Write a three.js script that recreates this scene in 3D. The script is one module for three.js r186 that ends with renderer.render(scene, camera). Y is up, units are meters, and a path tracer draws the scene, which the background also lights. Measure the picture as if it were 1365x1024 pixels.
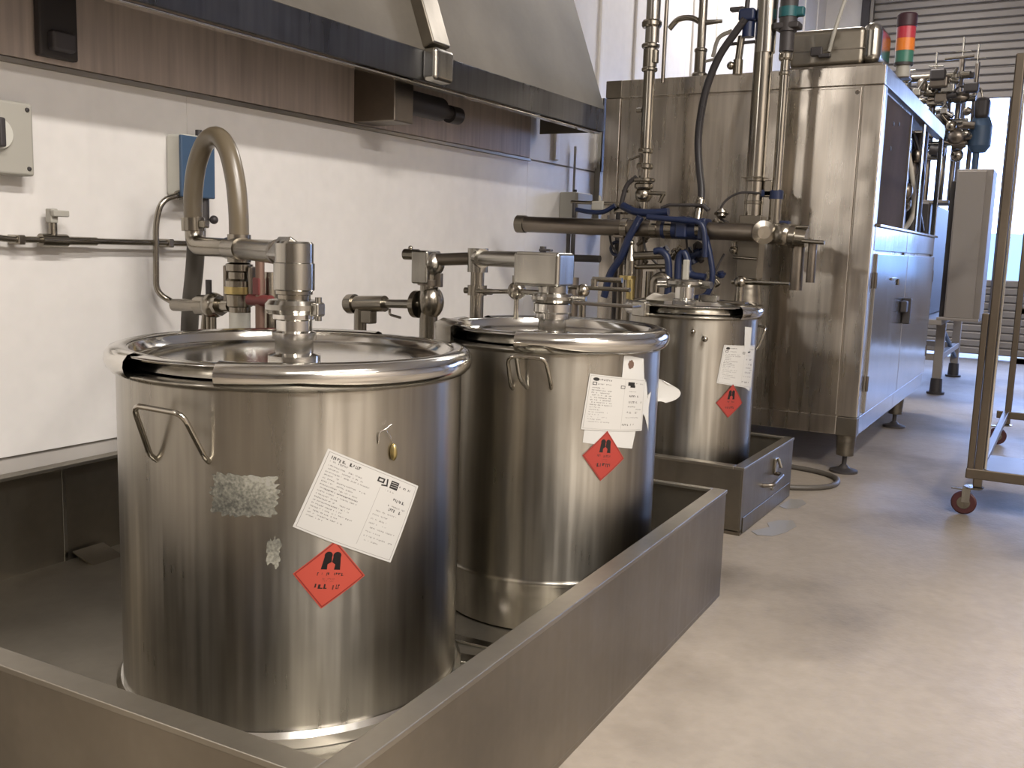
import * as THREE from 'three';
import { RoundedBoxGeometry } from 'three/addons/geometries/RoundedBoxGeometry.js';
import { mergeGeometries } from 'three/addons/utils/BufferGeometryUtils.js';
import { RectAreaLightUniformsLib } from 'three/addons/lights/RectAreaLightUniformsLib.js';

// ---------------------------------------------------------------- camera, sky, light, exposure
RectAreaLightUniformsLib.init();
const scene = new THREE.Scene();
const camera = new THREE.PerspectiveCamera(43.48, 1365 / 1024, 0.05, 80);
camera.position.set(0, 1.1, 0);
camera.rotation.order = 'YXZ';
camera.rotation.set(THREE.MathUtils.degToRad(-8.088), THREE.MathUtils.degToRad(29.887), THREE.MathUtils.degToRad(1.815));
scene.add(camera);
scene.background = new THREE.Color().setRGB(2.3, 3.3, 6.4);          // overcast daylight outside the open shutter
const renderer = new THREE.WebGLRenderer({ antialias: true });
renderer.toneMapping = THREE.LinearToneMapping;
renderer.toneMappingExposure = 1.9;
renderer.shadowMap.enabled = true;
const LAMP_COLOR = new THREE.Color().setRGB(1.0, 0.94, 0.885), LAMP_POWER = 86;

// ---------------------------------------------------------------- helpers
const V = (x, y, z) => new THREE.Vector3(x, y, z);
let seedState = 12345;
const rnd = () => { seedState = (Math.imul(seedState, 1664525) + 1013904223) >>> 0; return seedState / 4294967296; };
const used = {};
function numbered(name) { used[name] = (used[name] ?? -1) + 1; return used[name] ? `${name}_${String(used[name]).padStart(3, '0')}` : name; }
function put(o, parent = scene) { o.castShadow = o.receiveShadow = true; parent.add(o); return o; }
function thing(name, label, category, group, pos, turn = 0) {
  const o = new THREE.Group(); o.name = numbered(name); scene.add(o);
  if (pos) o.position.set(...pos);
  o.rotation.y = turn; o.userData = { label, category };
  if (group) o.userData.group = group;
  return o;
}
function part(name, geometry, material, parent, label) {
  const m = new THREE.Mesh(Array.isArray(geometry) ? merge(geometry) : geometry, material);
  m.name = name; if (label) m.userData.label = label;
  return put(m, parent);
}
function single(name, geometry, material, label, category, group) {
  const m = part(numbered(name), geometry, material, scene, label); m.userData.category = category; if (group) m.userData.group = group; return m;
}
function struct(name, geometry, material, parent) {
  const m = part(parent ? name : numbered(name), geometry, material, parent ?? scene); if (!parent) m.userData.kind = 'structure'; return m;
}
function merge(list) {
  return mergeGeometries(list.map((g) => { const n = g.index ? g.toNonIndexed() : g; for (const k of Object.keys(n.attributes)) if (!['position', 'normal', 'uv'].includes(k)) n.deleteAttribute(k); return n; }));
}
// uv in metres, by the way each face points
function uvm(g) {
  if (g.index) g = g.toNonIndexed();
  const p = g.attributes.position, n = g.attributes.normal, uv = new Float32Array(p.count * 2);
  for (let i = 0; i < p.count; i += 3) {
    const nx = Math.abs(n.getX(i) + n.getX(i + 1) + n.getX(i + 2)), ny = Math.abs(n.getY(i) + n.getY(i + 1) + n.getY(i + 2)), nz = Math.abs(n.getZ(i) + n.getZ(i + 1) + n.getZ(i + 2));
    for (let k = i; k < i + 3; k++) {
      const [a, b] = nx >= ny && nx >= nz ? [p.getZ(k), p.getY(k)] : ny >= nz ? [p.getX(k), p.getZ(k)] : [p.getX(k), p.getY(k)];
      uv[2 * k] = a; uv[2 * k + 1] = b;
    }
  }
  g.setAttribute('uv', new THREE.BufferAttribute(uv, 2)); return g;
}
// a box between two corners
function bx(x0, x1, y0, y1, z0, z1, r = 0.003) {
  const w = Math.abs(x1 - x0), h = Math.abs(y1 - y0), d = Math.abs(z1 - z0);
  const g = new RoundedBoxGeometry(w, h, d, 2, Math.min(r, w / 2.1, h / 2.1, d / 2.1));
  g.translate((x0 + x1) / 2, (y0 + y1) / 2, (z0 + z1) / 2); return uvm(g);
}
const UP = V(0, 1, 0);
function along(g, a, dir) { g.applyQuaternion(new THREE.Quaternion().setFromUnitVectors(UP, dir.clone().normalize())); g.translate(a.x, a.y, a.z); return g; }
function rod(a, b, r, seg = 18, r2 = r) {
  const d = b.clone().sub(a), L = d.length(), g = new THREE.CylinderGeometry(r2, r, L, seg, 1);
  const uv = g.attributes.uv; for (let i = 0; i < uv.count; i++) uv.setXY(i, uv.getX(i) * 6.28 * r, uv.getY(i) * L);
  g.translate(0, L / 2, 0); return along(g, a, d);
}
function lathe(points, seg = 48, phi0 = 0, phiL = Math.PI * 2) {
  const g = new THREE.LatheGeometry(points.map(([r, y]) => new THREE.Vector2(Math.max(r, 1e-5), y)), seg, phi0, phiL);
  const uv = g.attributes.uv, p = g.attributes.position; let R = 0; for (const q of points) R = Math.max(R, q[0]);
  let len = [0]; for (let i = 1; i < points.length; i++) len.push(len[i - 1] + Math.hypot(points[i][0] - points[i - 1][0], points[i][1] - points[i - 1][1]));
  for (let i = 0; i < uv.count; i++) uv.setXY(i, uv.getX(i) * phiL * R, len[i % points.length]);
  return crease(g);
}
function crease(g) { return g; }
function at(g, x, y, z) { g.translate(x, y, z); return g; }
// sharp-cornered lathe: every profile corner doubled so that edges stay crisp
function turned(points, seg = 40) {
  const list = [];
  for (let i = 0; i + 1 < points.length; i++) list.push(lathe([points[i], points[i + 1]], seg));
  return merge(list);
}
function tube(pts, r, seg = 40, rs = 12, tension = 0.5) {
  const c = new THREE.CatmullRomCurve3(pts, false, 'centripetal', tension), L = c.getLength(), g = new THREE.TubeGeometry(c, seg, r, rs);
  const uv = g.attributes.uv; for (let i = 0; i < uv.count; i++) uv.setXY(i, uv.getY(i) * 6.28 * r, uv.getX(i) * L);
  return capped(g, c, r, rs);
}
function capped(g, c, r, rs) {
  const out = [g];
  for (const [t, s] of [[0, -1], [1, 1]]) { const d = new THREE.CircleGeometry(r, rs), q = new THREE.Quaternion().setFromUnitVectors(V(0, 0, 1), c.getTangent(t).multiplyScalar(s)); d.applyQuaternion(q); const p = c.getPoint(t); d.translate(p.x, p.y, p.z); out.push(d); }
  return merge(out);
}
// straight runs joined by round bends
function bent(pts, r, bend, rs = 12) {
  const path = new THREE.CurvePath(); let last = pts[0];
  for (let i = 1; i < pts.length - 1; i++) {
    const p = pts[i], a = pts[i - 1].clone().sub(p), b = pts[i + 1].clone().sub(p), k = Math.min(bend, a.length() * 0.49, b.length() * 0.49);
    const s = p.clone().addScaledVector(a.normalize(), k), e = p.clone().addScaledVector(b.normalize(), k);
    path.add(new THREE.LineCurve3(last, s)); path.add(new THREE.QuadraticBezierCurve3(s, p, e)); last = e;
  }
  path.add(new THREE.LineCurve3(last, pts[pts.length - 1]));
  const L = path.getLength(), g = new THREE.TubeGeometry(path, Math.max(16, Math.ceil(L / 0.012)), r, rs), uv = g.attributes.uv;
  for (let i = 0; i < uv.count; i++) uv.setXY(i, uv.getY(i) * 6.28 * r, uv.getX(i) * L);
  return capped(g, path, r, rs);
}
// pipe union: clamp collar with two flanges, from a along dir
function clampG(a, dir, r, R, h) {
  return along(turned([[r, 0], [R * 0.86, 0.0], [R * 0.86, h * 0.2], [R, h * 0.3], [R, h * 0.7], [R * 0.86, h * 0.8], [R * 0.86, h], [r, h]], 28), a, dir);
}
function flangeG(a, dir, r, R, h) { return along(turned([[0.001, 0], [R, 0], [R, h], [r, h], [r, h * 1.6], [0.001, h * 1.6]], 28), a, dir); }
function ballG(p, r, s = [1, 1, 1]) { const g = new THREE.SphereGeometry(r, 18, 12); g.scale(...s); g.translate(p.x, p.y, p.z); return g; }

// ---------------------------------------------------------------- textures (tileable noise)
function lattice(n, seed) { const a = new Float32Array(n * n); let s = seed >>> 0; for (let i = 0; i < a.length; i++) { s = (Math.imul(s, 1664525) + 1013904223) >>> 0; a[i] = s / 4294967296; } return a; }
function noise(size, nx, ny, seed) {                       // value noise with nx by ny cells
  const N = Math.max(nx, ny), l = lattice(N, seed), out = new Float32Array(size * size), sm = (t) => t * t * (3 - 2 * t);
  for (let y = 0; y < size; y++) { const fy = y / size * ny, y0 = Math.floor(fy), ty = sm(fy - y0), y1 = (y0 + 1) % ny;
    for (let x = 0; x < size; x++) { const fx = x / size * nx, x0 = Math.floor(fx), tx = sm(fx - x0), x1 = (x0 + 1) % nx;
      const a = l[y0 * N + x0], b = l[y0 * N + x1], c = l[y1 * N + x0], d = l[y1 * N + x1];
      out[y * size + x] = a + (b - a) * tx + (c - a) * ty + (a - b - c + d) * tx * ty; } }
  return out;
}
function fbm(size, nx, ny, oct, seed, gain = 0.5) {
  const out = new Float32Array(size * size); let amp = 1, tot = 0;
  for (let o = 0; o < oct; o++) { const n = noise(size, nx << o, ny << o, seed + o * 101); for (let i = 0; i < out.length; i++) out[i] += n[i] * amp; tot += amp; amp *= gain; }
  for (let i = 0; i < out.length; i++) out[i] /= tot;
  return out;
}
function tex(size, fn, srgb, repeat = 1, turn = 0) {
  const d = new Uint8Array(size * size * 4);
  for (let i = 0; i < size * size; i++) { const c = fn(i); for (let k = 0; k < 3; k++) d[4 * i + k] = Math.max(0, Math.min(255, Math.round((Array.isArray(c) ? c[k] : c) * 255))); d[4 * i + 3] = 255; }
  const t = new THREE.DataTexture(d, size, size); t.wrapS = t.wrapT = THREE.RepeatWrapping; t.magFilter = THREE.LinearFilter; t.minFilter = THREE.LinearMipmapLinearFilter; t.generateMipmaps = true;
  if (srgb) t.colorSpace = THREE.SRGBColorSpace;
  t.repeat.set(repeat, repeat); t.rotation = turn; t.needsUpdate = true; return t;
}
const clouds = fbm(512, 3, 3, 6, 7), fine = fbm(512, 64, 64, 3, 19), brushH = fbm(512, 4, 128, 2, 31), soft = fbm(256, 3, 3, 3, 57), streakV = fbm(512, 40, 2, 3, 77);
const steelRough = tex(512, (i) => 0.70 + 0.26 * clouds[i] + 0.22 * (streakV[i] - 0.5), false, 1.3);
const steelTint = tex(512, (i) => { const v = 0.90 + 0.12 * (clouds[i] - 0.5) + 0.20 * (streakV[i] - 0.5); return [v, v * 0.995, v * 0.985]; }, true, 1.3);
const steelWave = tex(256, (i) => soft[i], false, 1.1);
const wornTint = tex(512, (i) => { const v = 0.86 + 0.30 * (clouds[i] - 0.5) + 0.03 * (fine[i] - 0.5); return [v, v * 0.985, v * 0.955]; }, true, 0.9, 0.5);
const floorCoarse = fbm(1024, 4, 4, 7, 211, 0.45), floorFine = fbm(1024, 128, 128, 3, 223), floorBlot = fbm(1024, 7, 7, 4, 239);
const concrete = tex(1024, (i) => { let v = 0.575 + 0.24 * (floorCoarse[i] - 0.5) + 0.05 * (floorFine[i] - 0.5); const b = Math.max(0, floorBlot[i] - 0.58) * 0.9; v -= b * 0.5; return [v, v * 0.955 - b * 0.02, v * 0.885 - b * 0.05]; }, true, 0.28, 0.37);
const concreteRough = tex(512, (i) => 0.55 + 0.5 * (clouds[i] - 0.3), false, 0.5);
const concreteBump = tex(512, (i) => fine[i] * 0.6 + clouds[i] * 0.4, false, 1.5);
const paintTex = tex(512, (i) => { const v = 0.86 + 0.07 * (clouds[i] - 0.5) + 0.03 * (fine[i] - 0.5) - 0.05 * Math.max(0, streakV[i] - 0.6); return [v, v * 0.984, v * 0.964]; }, true, 0.35);
const residueTex = tex(512, (i) => { const v = 0.80 + 0.75 * (clouds[i] - 0.5) + 0.5 * (fine[i] - 0.5); return [v, v, v * 0.97]; }, true, 3.5, 0.6);
const rubberTex = tex(256, (i) => 0.45 + 0.3 * soft[i], false, 2);

// ---------------------------------------------------------------- materials
const std = (o) => new THREE.MeshPhysicalMaterial(o);
const rgb = (r, g, b) => new THREE.Color().setRGB(r, g, b);
const M = {
  tank: std({ color: rgb(0.465, 0.44, 0.39), metalness: 1, roughness: 0.37, map: steelTint, roughnessMap: steelRough, bumpMap: steelWave, bumpScale: 0.0012, anisotropy: 0.85, anisotropyRotation: Math.PI/2 }),
  steel: std({ color: rgb(0.50, 0.485, 0.445), metalness: 1, roughness: 0.26, map: steelTint, roughnessMap: steelRough, bumpMap: steelWave, bumpScale: 0.0012, anisotropy: 0.75, anisotropyRotation: Math.PI/2 }),
  panel: std({ color: rgb(0.66, 0.615, 0.555), metalness: 1, roughness: 0.34, map: steelTint, roughnessMap: steelRough, bumpMap: steelWave, bumpScale: 0.007, anisotropy: 0.8, anisotropyRotation: Math.PI/2 }),
  polished: std({ color: rgb(0.66, 0.645, 0.605), metalness: 1, roughness: 0.15, roughnessMap: steelRough }),
  worn: std({ color: rgb(0.35, 0.325, 0.285), metalness: 1, roughness: 0.46, map: wornTint, roughnessMap: steelRough, bumpMap: steelWave, bumpScale: 0.004 }),
  rim: std({ color: rgb(0.46, 0.44, 0.40), metalness: 1, roughness: 0.42, map: wornTint }),
  trolley: std({ color: rgb(0.21, 0.18, 0.15), metalness: 1, roughness: 0.42, map: wornTint }),
  darkSteel: std({ color: rgb(0.33, 0.30, 0.27), metalness: 1, roughness: 0.42, map: wornTint, roughnessMap: steelRough }),
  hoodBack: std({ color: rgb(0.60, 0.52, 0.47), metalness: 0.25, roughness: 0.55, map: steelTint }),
  doorPanel: std({ color: rgb(0.60, 0.61, 0.63), metalness: 1, roughness: 0.24, map: steelTint, roughnessMap: steelRough, bumpMap: steelWave, bumpScale: 0.004 }),
  plate: std({ color: rgb(0.13, 0.105, 0.09), roughness: 0.9, specularIntensity: 0.1, map: wornTint }),
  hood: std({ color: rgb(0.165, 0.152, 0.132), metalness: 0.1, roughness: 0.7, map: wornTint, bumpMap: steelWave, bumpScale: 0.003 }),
  band: std({ color: rgb(0.165, 0.17, 0.185), metalness: 1, roughness: 0.36, map: steelTint, roughnessMap: steelRough }),
  cast: std({ color: rgb(0.47, 0.445, 0.40), metalness: 1, roughness: 0.24, map: wornTint }),
  pipe: std({ color: rgb(0.60, 0.58, 0.54), metalness: 1, roughness: 0.18, map: wornTint }),
  brass: std({ color: rgb(0.50, 0.40, 0.18), metalness: 1, roughness: 0.35 }),
  copper: std({ color: rgb(0.20, 0.125, 0.095), metalness: 0.5, roughness: 0.5 }),
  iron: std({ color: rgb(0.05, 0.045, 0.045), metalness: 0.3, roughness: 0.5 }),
  hole: std({ color: rgb(0.012, 0.011, 0.011), roughness: 0.9 }),  // near-black, stands for the shade inside the pipe end
  rubber: std({ color: rgb(0.022, 0.02, 0.022), roughness: 0.5, roughnessMap: rubberTex }),
  greyHose: std({ color: rgb(0.075, 0.066, 0.055), roughness: 0.5 }),
  clearHose: std({ color: rgb(0.135, 0.108, 0.07), roughness: 0.32, clearcoat: 0.4, clearcoatRoughness: 0.3 }),
  blue: std({ color: rgb(0.008, 0.016, 0.052), roughness: 0.4 }),
  teal: std({ color: rgb(0.01, 0.09, 0.10), roughness: 0.4 }),
  red: std({ color: rgb(0.15, 0.03, 0.028), roughness: 0.45 }),
  wheelRed: std({ color: rgb(0.045, 0.010, 0.011), roughness: 0.5 }),
  boxBlue: std({ color: rgb(0.045, 0.085, 0.15), roughness: 0.45 }),
  boxWhite: std({ color: rgb(0.55, 0.54, 0.48), roughness: 0.45 }),
  boxGrey: std({ color: rgb(0.36, 0.345, 0.30), roughness: 0.5 }),
  enclosure: std({ color: rgb(0.27, 0.245, 0.22), roughness: 0.6, metalness: 0.2 }),
  paint: std({ color: rgb(1, 1, 1), roughness: 0.42, map: paintTex }),
  plinth: std({ color: rgb(0.62, 0.60, 0.575), roughness: 0.6, map: paintTex }),
  concrete: std({ color: rgb(0.90, 0.855, 0.815), roughness: 0.85, map: concrete, roughnessMap: concreteRough, bumpMap: concreteBump, bumpScale: 0.0015 }),
  ceiling: std({ color: rgb(0.58, 0.56, 0.53), roughness: 0.8 }),
  farWall: std({ color: rgb(0.60, 0.56, 0.52), roughness: 0.7, map: paintTex }),
  shutter: std({ color: rgb(0.24, 0.222, 0.205), roughness: 0.45, metalness: 0.5 }),
  frameDark: std({ color: rgb(0.06, 0.055, 0.06), roughness: 0.6 }),
  paper: std({ color: rgb(0.52, 0.51, 0.48), roughness: 0.6, side: THREE.DoubleSide }),
  residue: std({ color: rgb(0.27, 0.26, 0.225), roughness: 0.85, side: THREE.DoubleSide, map: residueTex }),
  cloth: std({ color: rgb(0.62, 0.58, 0.50), roughness: 0.9 }),
  wet: std({ color: rgb(0.20, 0.19, 0.175), roughness: 0.4, ior: 1.33 }),
  lampRed: std({ color: rgb(0.45, 0.03, 0.05), roughness: 0.3, clearcoat: 0.5 }),
  lampAmber: std({ color: rgb(0.72, 0.20, 0.02), roughness: 0.3, clearcoat: 0.5 }),
  lampGreen: std({ color: rgb(0.04, 0.17, 0.12), roughness: 0.3, clearcoat: 0.5 }),
  lampBlack: std({ color: rgb(0.04, 0.012, 0.018), roughness: 0.5 }),
  tubeGlow: std({ color: rgb(0.9, 0.9, 0.88), emissive: LAMP_COLOR, emissiveIntensity: 6, roughness: 0.4 }),
  lampHousing: std({ color: rgb(0.6, 0.6, 0.58), roughness: 0.5 }),
  outside: std({ color: rgb(0.30, 0.42, 0.50), roughness: 0.8 }),
};

// ---------------------------------------------------------------- the room
const WX = -2.86, EZ = -12.2, RX = 5.2, BZ = 9.5, CY = 5.4;
struct('floor', bx(WX - 0.2, RX + 0.2, -0.15, 0, -22, BZ + 0.2, 0.001), M.concrete);
struct('ceiling', bx(WX - 0.2, RX + 0.2, CY, CY + 0.15, EZ - 0.2, BZ + 0.2, 0.001), M.ceiling);
struct('wall_right', bx(RX, RX + 0.2, 0, CY, EZ - 0.2, BZ + 0.2, 0.001), M.farWall);
struct('wall_front', bx(WX - 0.2, RX + 0.2, 0, CY, BZ, BZ + 0.2, 0.001), M.farWall);
{
  const w = struct('wall_left', bx(WX - 0.2, WX - 0.012, 0, CY, EZ - 0.2, BZ + 0.2, 0.001), M.plinth);
  // smooth sheets between the plinth and the ledge, ribbed sheets above it
  const seams = [BZ, 4.5, 1.2, -2.53, -5.08, -7.6, -10, EZ];
  for (let i = 0; i + 1 < seams.length; i++) {
    part('wall_sheet', bx(WX - 0.014, WX, 0.392, 1.612, seams[i + 1] + 0.0004, seams[i] - 0.0004, 0.002), M.paint, w);
    part('wall_sheet', bx(WX - 0.014, WX, 1.622, CY, seams[i + 1] + 0.0004, seams[i] - 0.0004, 0.002), M.paint, w);
  }
  for (let z = -5.42; z > EZ; z -= 0.58) part('wall_rib', bx(WX - 0.004, WX + 0.018, 1.64, CY, z - 0.03, z + 0.03, 0.016), M.paint, w);
  part('wall_ledge', bx(WX - 0.012, WX + 0.012, 1.606, 1.624, -5.1, 2, 0.003), M.rim, w);
}
// end wall with the roller shutter opening
const DL = -2.42, DR = 3.4, DT = 2.9;
{
  const w = struct('wall_back', bx(WX - 0.2, DL, 0, CY, EZ - 0.2, EZ, 0.001), M.paint);
  part('wall_pier', bx(DR, RX + 0.2, 0, CY, EZ - 0.2, EZ, 0.001), M.paint, w);
  part('lintel', bx(DL, DR, 4.75, CY, EZ - 0.2, EZ, 0.001), M.paint, w);
  const d = new THREE.Group(); d.name = 'door_1'; d.userData = { kind: 'structure' }; scene.add(d);
  const slat = bx(DL, DR, 0, 0.082, -0.022, 0.012, 0.016);
  for (let k = 0; k < 22; k++) { const y = 3.26 + k * 0.0865; if (y > 4.9) break; part('slat', at(slat.clone(), 0, y, EZ - 0.06), M.shutter, d); }
  for (let k = 0; k < 4; k++) part('slat', at(slat.clone(), 0, DT + 0.01 + k * 0.0865, EZ - 0.06), M.shutter, d);
  for (let k = 0; k < 10; k++) part('slat', at(slat.clone(), 0, 0.045 + k * 0.0865, EZ - 0.06), M.shutter, d);
  part('curtain', bx(DL, DR, DT + 0.02, 4.95, EZ - 0.075, EZ - 0.07, 0.001), M.shutter, d);
  part('curtain', bx(DL, DR, 0.05, 0.90, EZ - 0.075, EZ - 0.07, 0.001), M.shutter, d);
  part('door_jamb', bx(DL - 0.02, DL + 0.07, 0, 4.9, EZ - 0.02, EZ + 0.07, 0.004), M.frameDark, d);
  part('door_jamb', bx(DR - 0.07, DR + 0.02, 0, 4.9, EZ - 0.02, EZ + 0.07, 0.004), M.frameDark, d);
  part('door_guide', bx(DL + 0.07, DL + 0.11, 0, 4.9, EZ - 0.02, EZ + 0.04, 0.004), M.shutter, d);
  part('mullion', bx(-0.80, -0.70, 0, DT, EZ - 0.06, EZ + 0.04, 0.004), M.frameDark, d);
  part('mullion', bx(1.30, 1.40, 0, DT, EZ - 0.06, EZ + 0.04, 0.004), M.frameDark, d);
  part('mullion', bx(-1.32, -1.24, 0.9, DT, EZ - 0.06, EZ + 0.04, 0.004), M.frameDark, d);
}
struct('trim_1', bx(-4.5, 6.5, 0, 1.55, -17.2, -17.0, 0.01), M.outside);   // low pale wall across the yard

// ---------------------------------------------------------------- ceiling lamps (mirrored in the steel)
for (const [x, z, power = LAMP_POWER] of [[1.3, -1.4], [1.3, 0.9], [3.9, -1.4], [3.9, 0.9], [-1.9, -8.2, LAMP_POWER * 0.75]]) {
  const t = thing('ceiling_lamp', x < 0 ? 'dimmer fluorescent fitting hung over the tall cabinet' : 'long warm white fluorescent fitting hung over the aisle', 'lamp', 'ceiling lamps', [x, 4.55, z]);
  part('housing', bx(-0.17, 0.17, 0.02, 0.10, -0.65, 0.65, 0.01), M.lampHousing, t);
  part('diffuser', bx(-0.15, 0.15, 0.0, 0.02, -0.62, 0.62, 0.008), M.tubeGlow, t, 'glowing diffuser');
  for (const s of [-0.5, 0.5]) part('hanger', rod(V(0, 0.1, s), V(0, CY - 4.55, s), 0.006, 8), M.iron, t);
  const l = new THREE.RectAreaLight(LAMP_COLOR, power, 0.3, 1.24); l.position.set(x, 4.545, z); l.rotation.x = -Math.PI / 2; scene.add(l);
}

{ // batten lamp on the left wall behind the camera: the soft highlight across the top of the tall cabinet
  const t = thing('wall_lamp', 'warm white batten lamp on the left wall beyond the end of the hood', 'lamp', null, [WX, 2.95, 1.9]);
  part('housing', bx(0, 0.05, -0.05, 0.05, -0.65, 0.65, 0.01), M.lampHousing, t);
  part('diffuser', bx(0.05, 0.075, -0.04, 0.04, -0.62, 0.62, 0.01), M.tubeGlow, t, 'glowing diffuser');
  const l = new THREE.RectAreaLight(LAMP_COLOR, LAMP_POWER, 1.24, 0.08); l.position.set(WX + 0.08, 2.95, 1.9); l.rotation.y = -Math.PI / 2; scene.add(l);
}

// ---------------------------------------------------------------- extractor hood on the left wall
{
  const zN = -0.2, zF = -5.2, xf = -2.43, yb = 1.775, yt = 1.9, xs = WX + 0.01, ys = yt + (xf - xs) * 2.757;
  const t = thing('extractor_hood', 'long sloping stainless steel extractor hood along the white wall', 'hood');
  part('front_band', bx(xf - 0.015, xf, yb, yt, zF, zN, 0.003), M.band, t, 'dark blue grey band along the lower edge');
  part('lip', bx(xf - 0.055, xf - 0.015, yb - 0.012, yb - 0.004, zF + 0.01, zN, 0.003), M.polished, t);
  const slope = (x0, y0, x1, y1, th) => { const s = new THREE.Shape(); const n = new THREE.Vector2(y1 - y0, x0 - x1).normalize().multiplyScalar(th); s.moveTo(x0, y0); s.lineTo(x1, y1); s.lineTo(x1 - n.x, y1 - n.y); s.lineTo(x0 - n.x, y0 - n.y); const g = new THREE.ExtrudeGeometry(s, { depth: zN - zF, bevelEnabled: false }); g.translate(0, 0, zF); return uvm(g); };
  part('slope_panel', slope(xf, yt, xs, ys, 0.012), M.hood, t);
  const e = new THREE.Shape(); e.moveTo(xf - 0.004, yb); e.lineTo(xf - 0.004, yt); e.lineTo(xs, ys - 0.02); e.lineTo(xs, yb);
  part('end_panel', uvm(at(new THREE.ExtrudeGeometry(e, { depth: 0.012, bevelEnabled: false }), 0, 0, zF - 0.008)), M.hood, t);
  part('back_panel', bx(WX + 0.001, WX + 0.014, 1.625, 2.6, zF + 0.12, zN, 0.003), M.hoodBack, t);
  // rib lying on the slope, its square end proud of the band
  const a = V(xf + 0.02, yt + 0.02, -3.47), b = V(xf + 0.02 - 0.36, yt + 0.02 + 0.36 * 2.757, -3.47);
  const g = new RoundedBoxGeometry(0.06, a.distanceTo(b), 0.13, 2, 0.008); g.translate(0, a.distanceTo(b) / 2, 0);
  part('rib', uvm(along(g, a, b.clone().sub(a))), M.worn, t);
  part('rib_end', uvm(at(new RoundedBoxGeometry(0.075, 0.135, 0.14, 3, 0.02), xf + 0.028, yt - 0.055, -3.47)), M.steel, t, 'bright square rib end');
  // bracket and lamp fitting under the hood
  const f = thing('hood_damper', 'black damper fitting with a stepped nose under the hood behind its rib', 'fitting');
  part('mounting_plate', bx(WX + 0.012, WX + 0.24, 1.628, 1.86, -3.60, -3.46, 0.006), M.darkSteel, f);
  part('motor', rod(V(WX + 0.16, 1.74, -3.6), V(WX + 0.16, 1.74, -3.92), 0.055), M.iron, f);
  part('nose', [rod(V(WX + 0.16, 1.735, -3.92), V(WX + 0.16, 1.735, -4.0), 0.03), rod(V(WX + 0.16, 1.73, -4.0), V(WX + 0.16, 1.73, -4.08), 0.042)], M.iron, f);
  const k = thing('hood_bracket', 'black folded bracket hanging on the hood back above the grey wall box', 'bracket');
  part('plate', uvm(at(new RoundedBoxGeometry(0.03, 0.30, 0.135, 2, 0.008), WX + 0.03, 1.79, -1.99)), M.iron, k);
  part('clip', bx(WX + 0.04, WX + 0.075, 1.66, 1.72, -2.03, -1.95, 0.01), M.frameDark, k);
}

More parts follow.
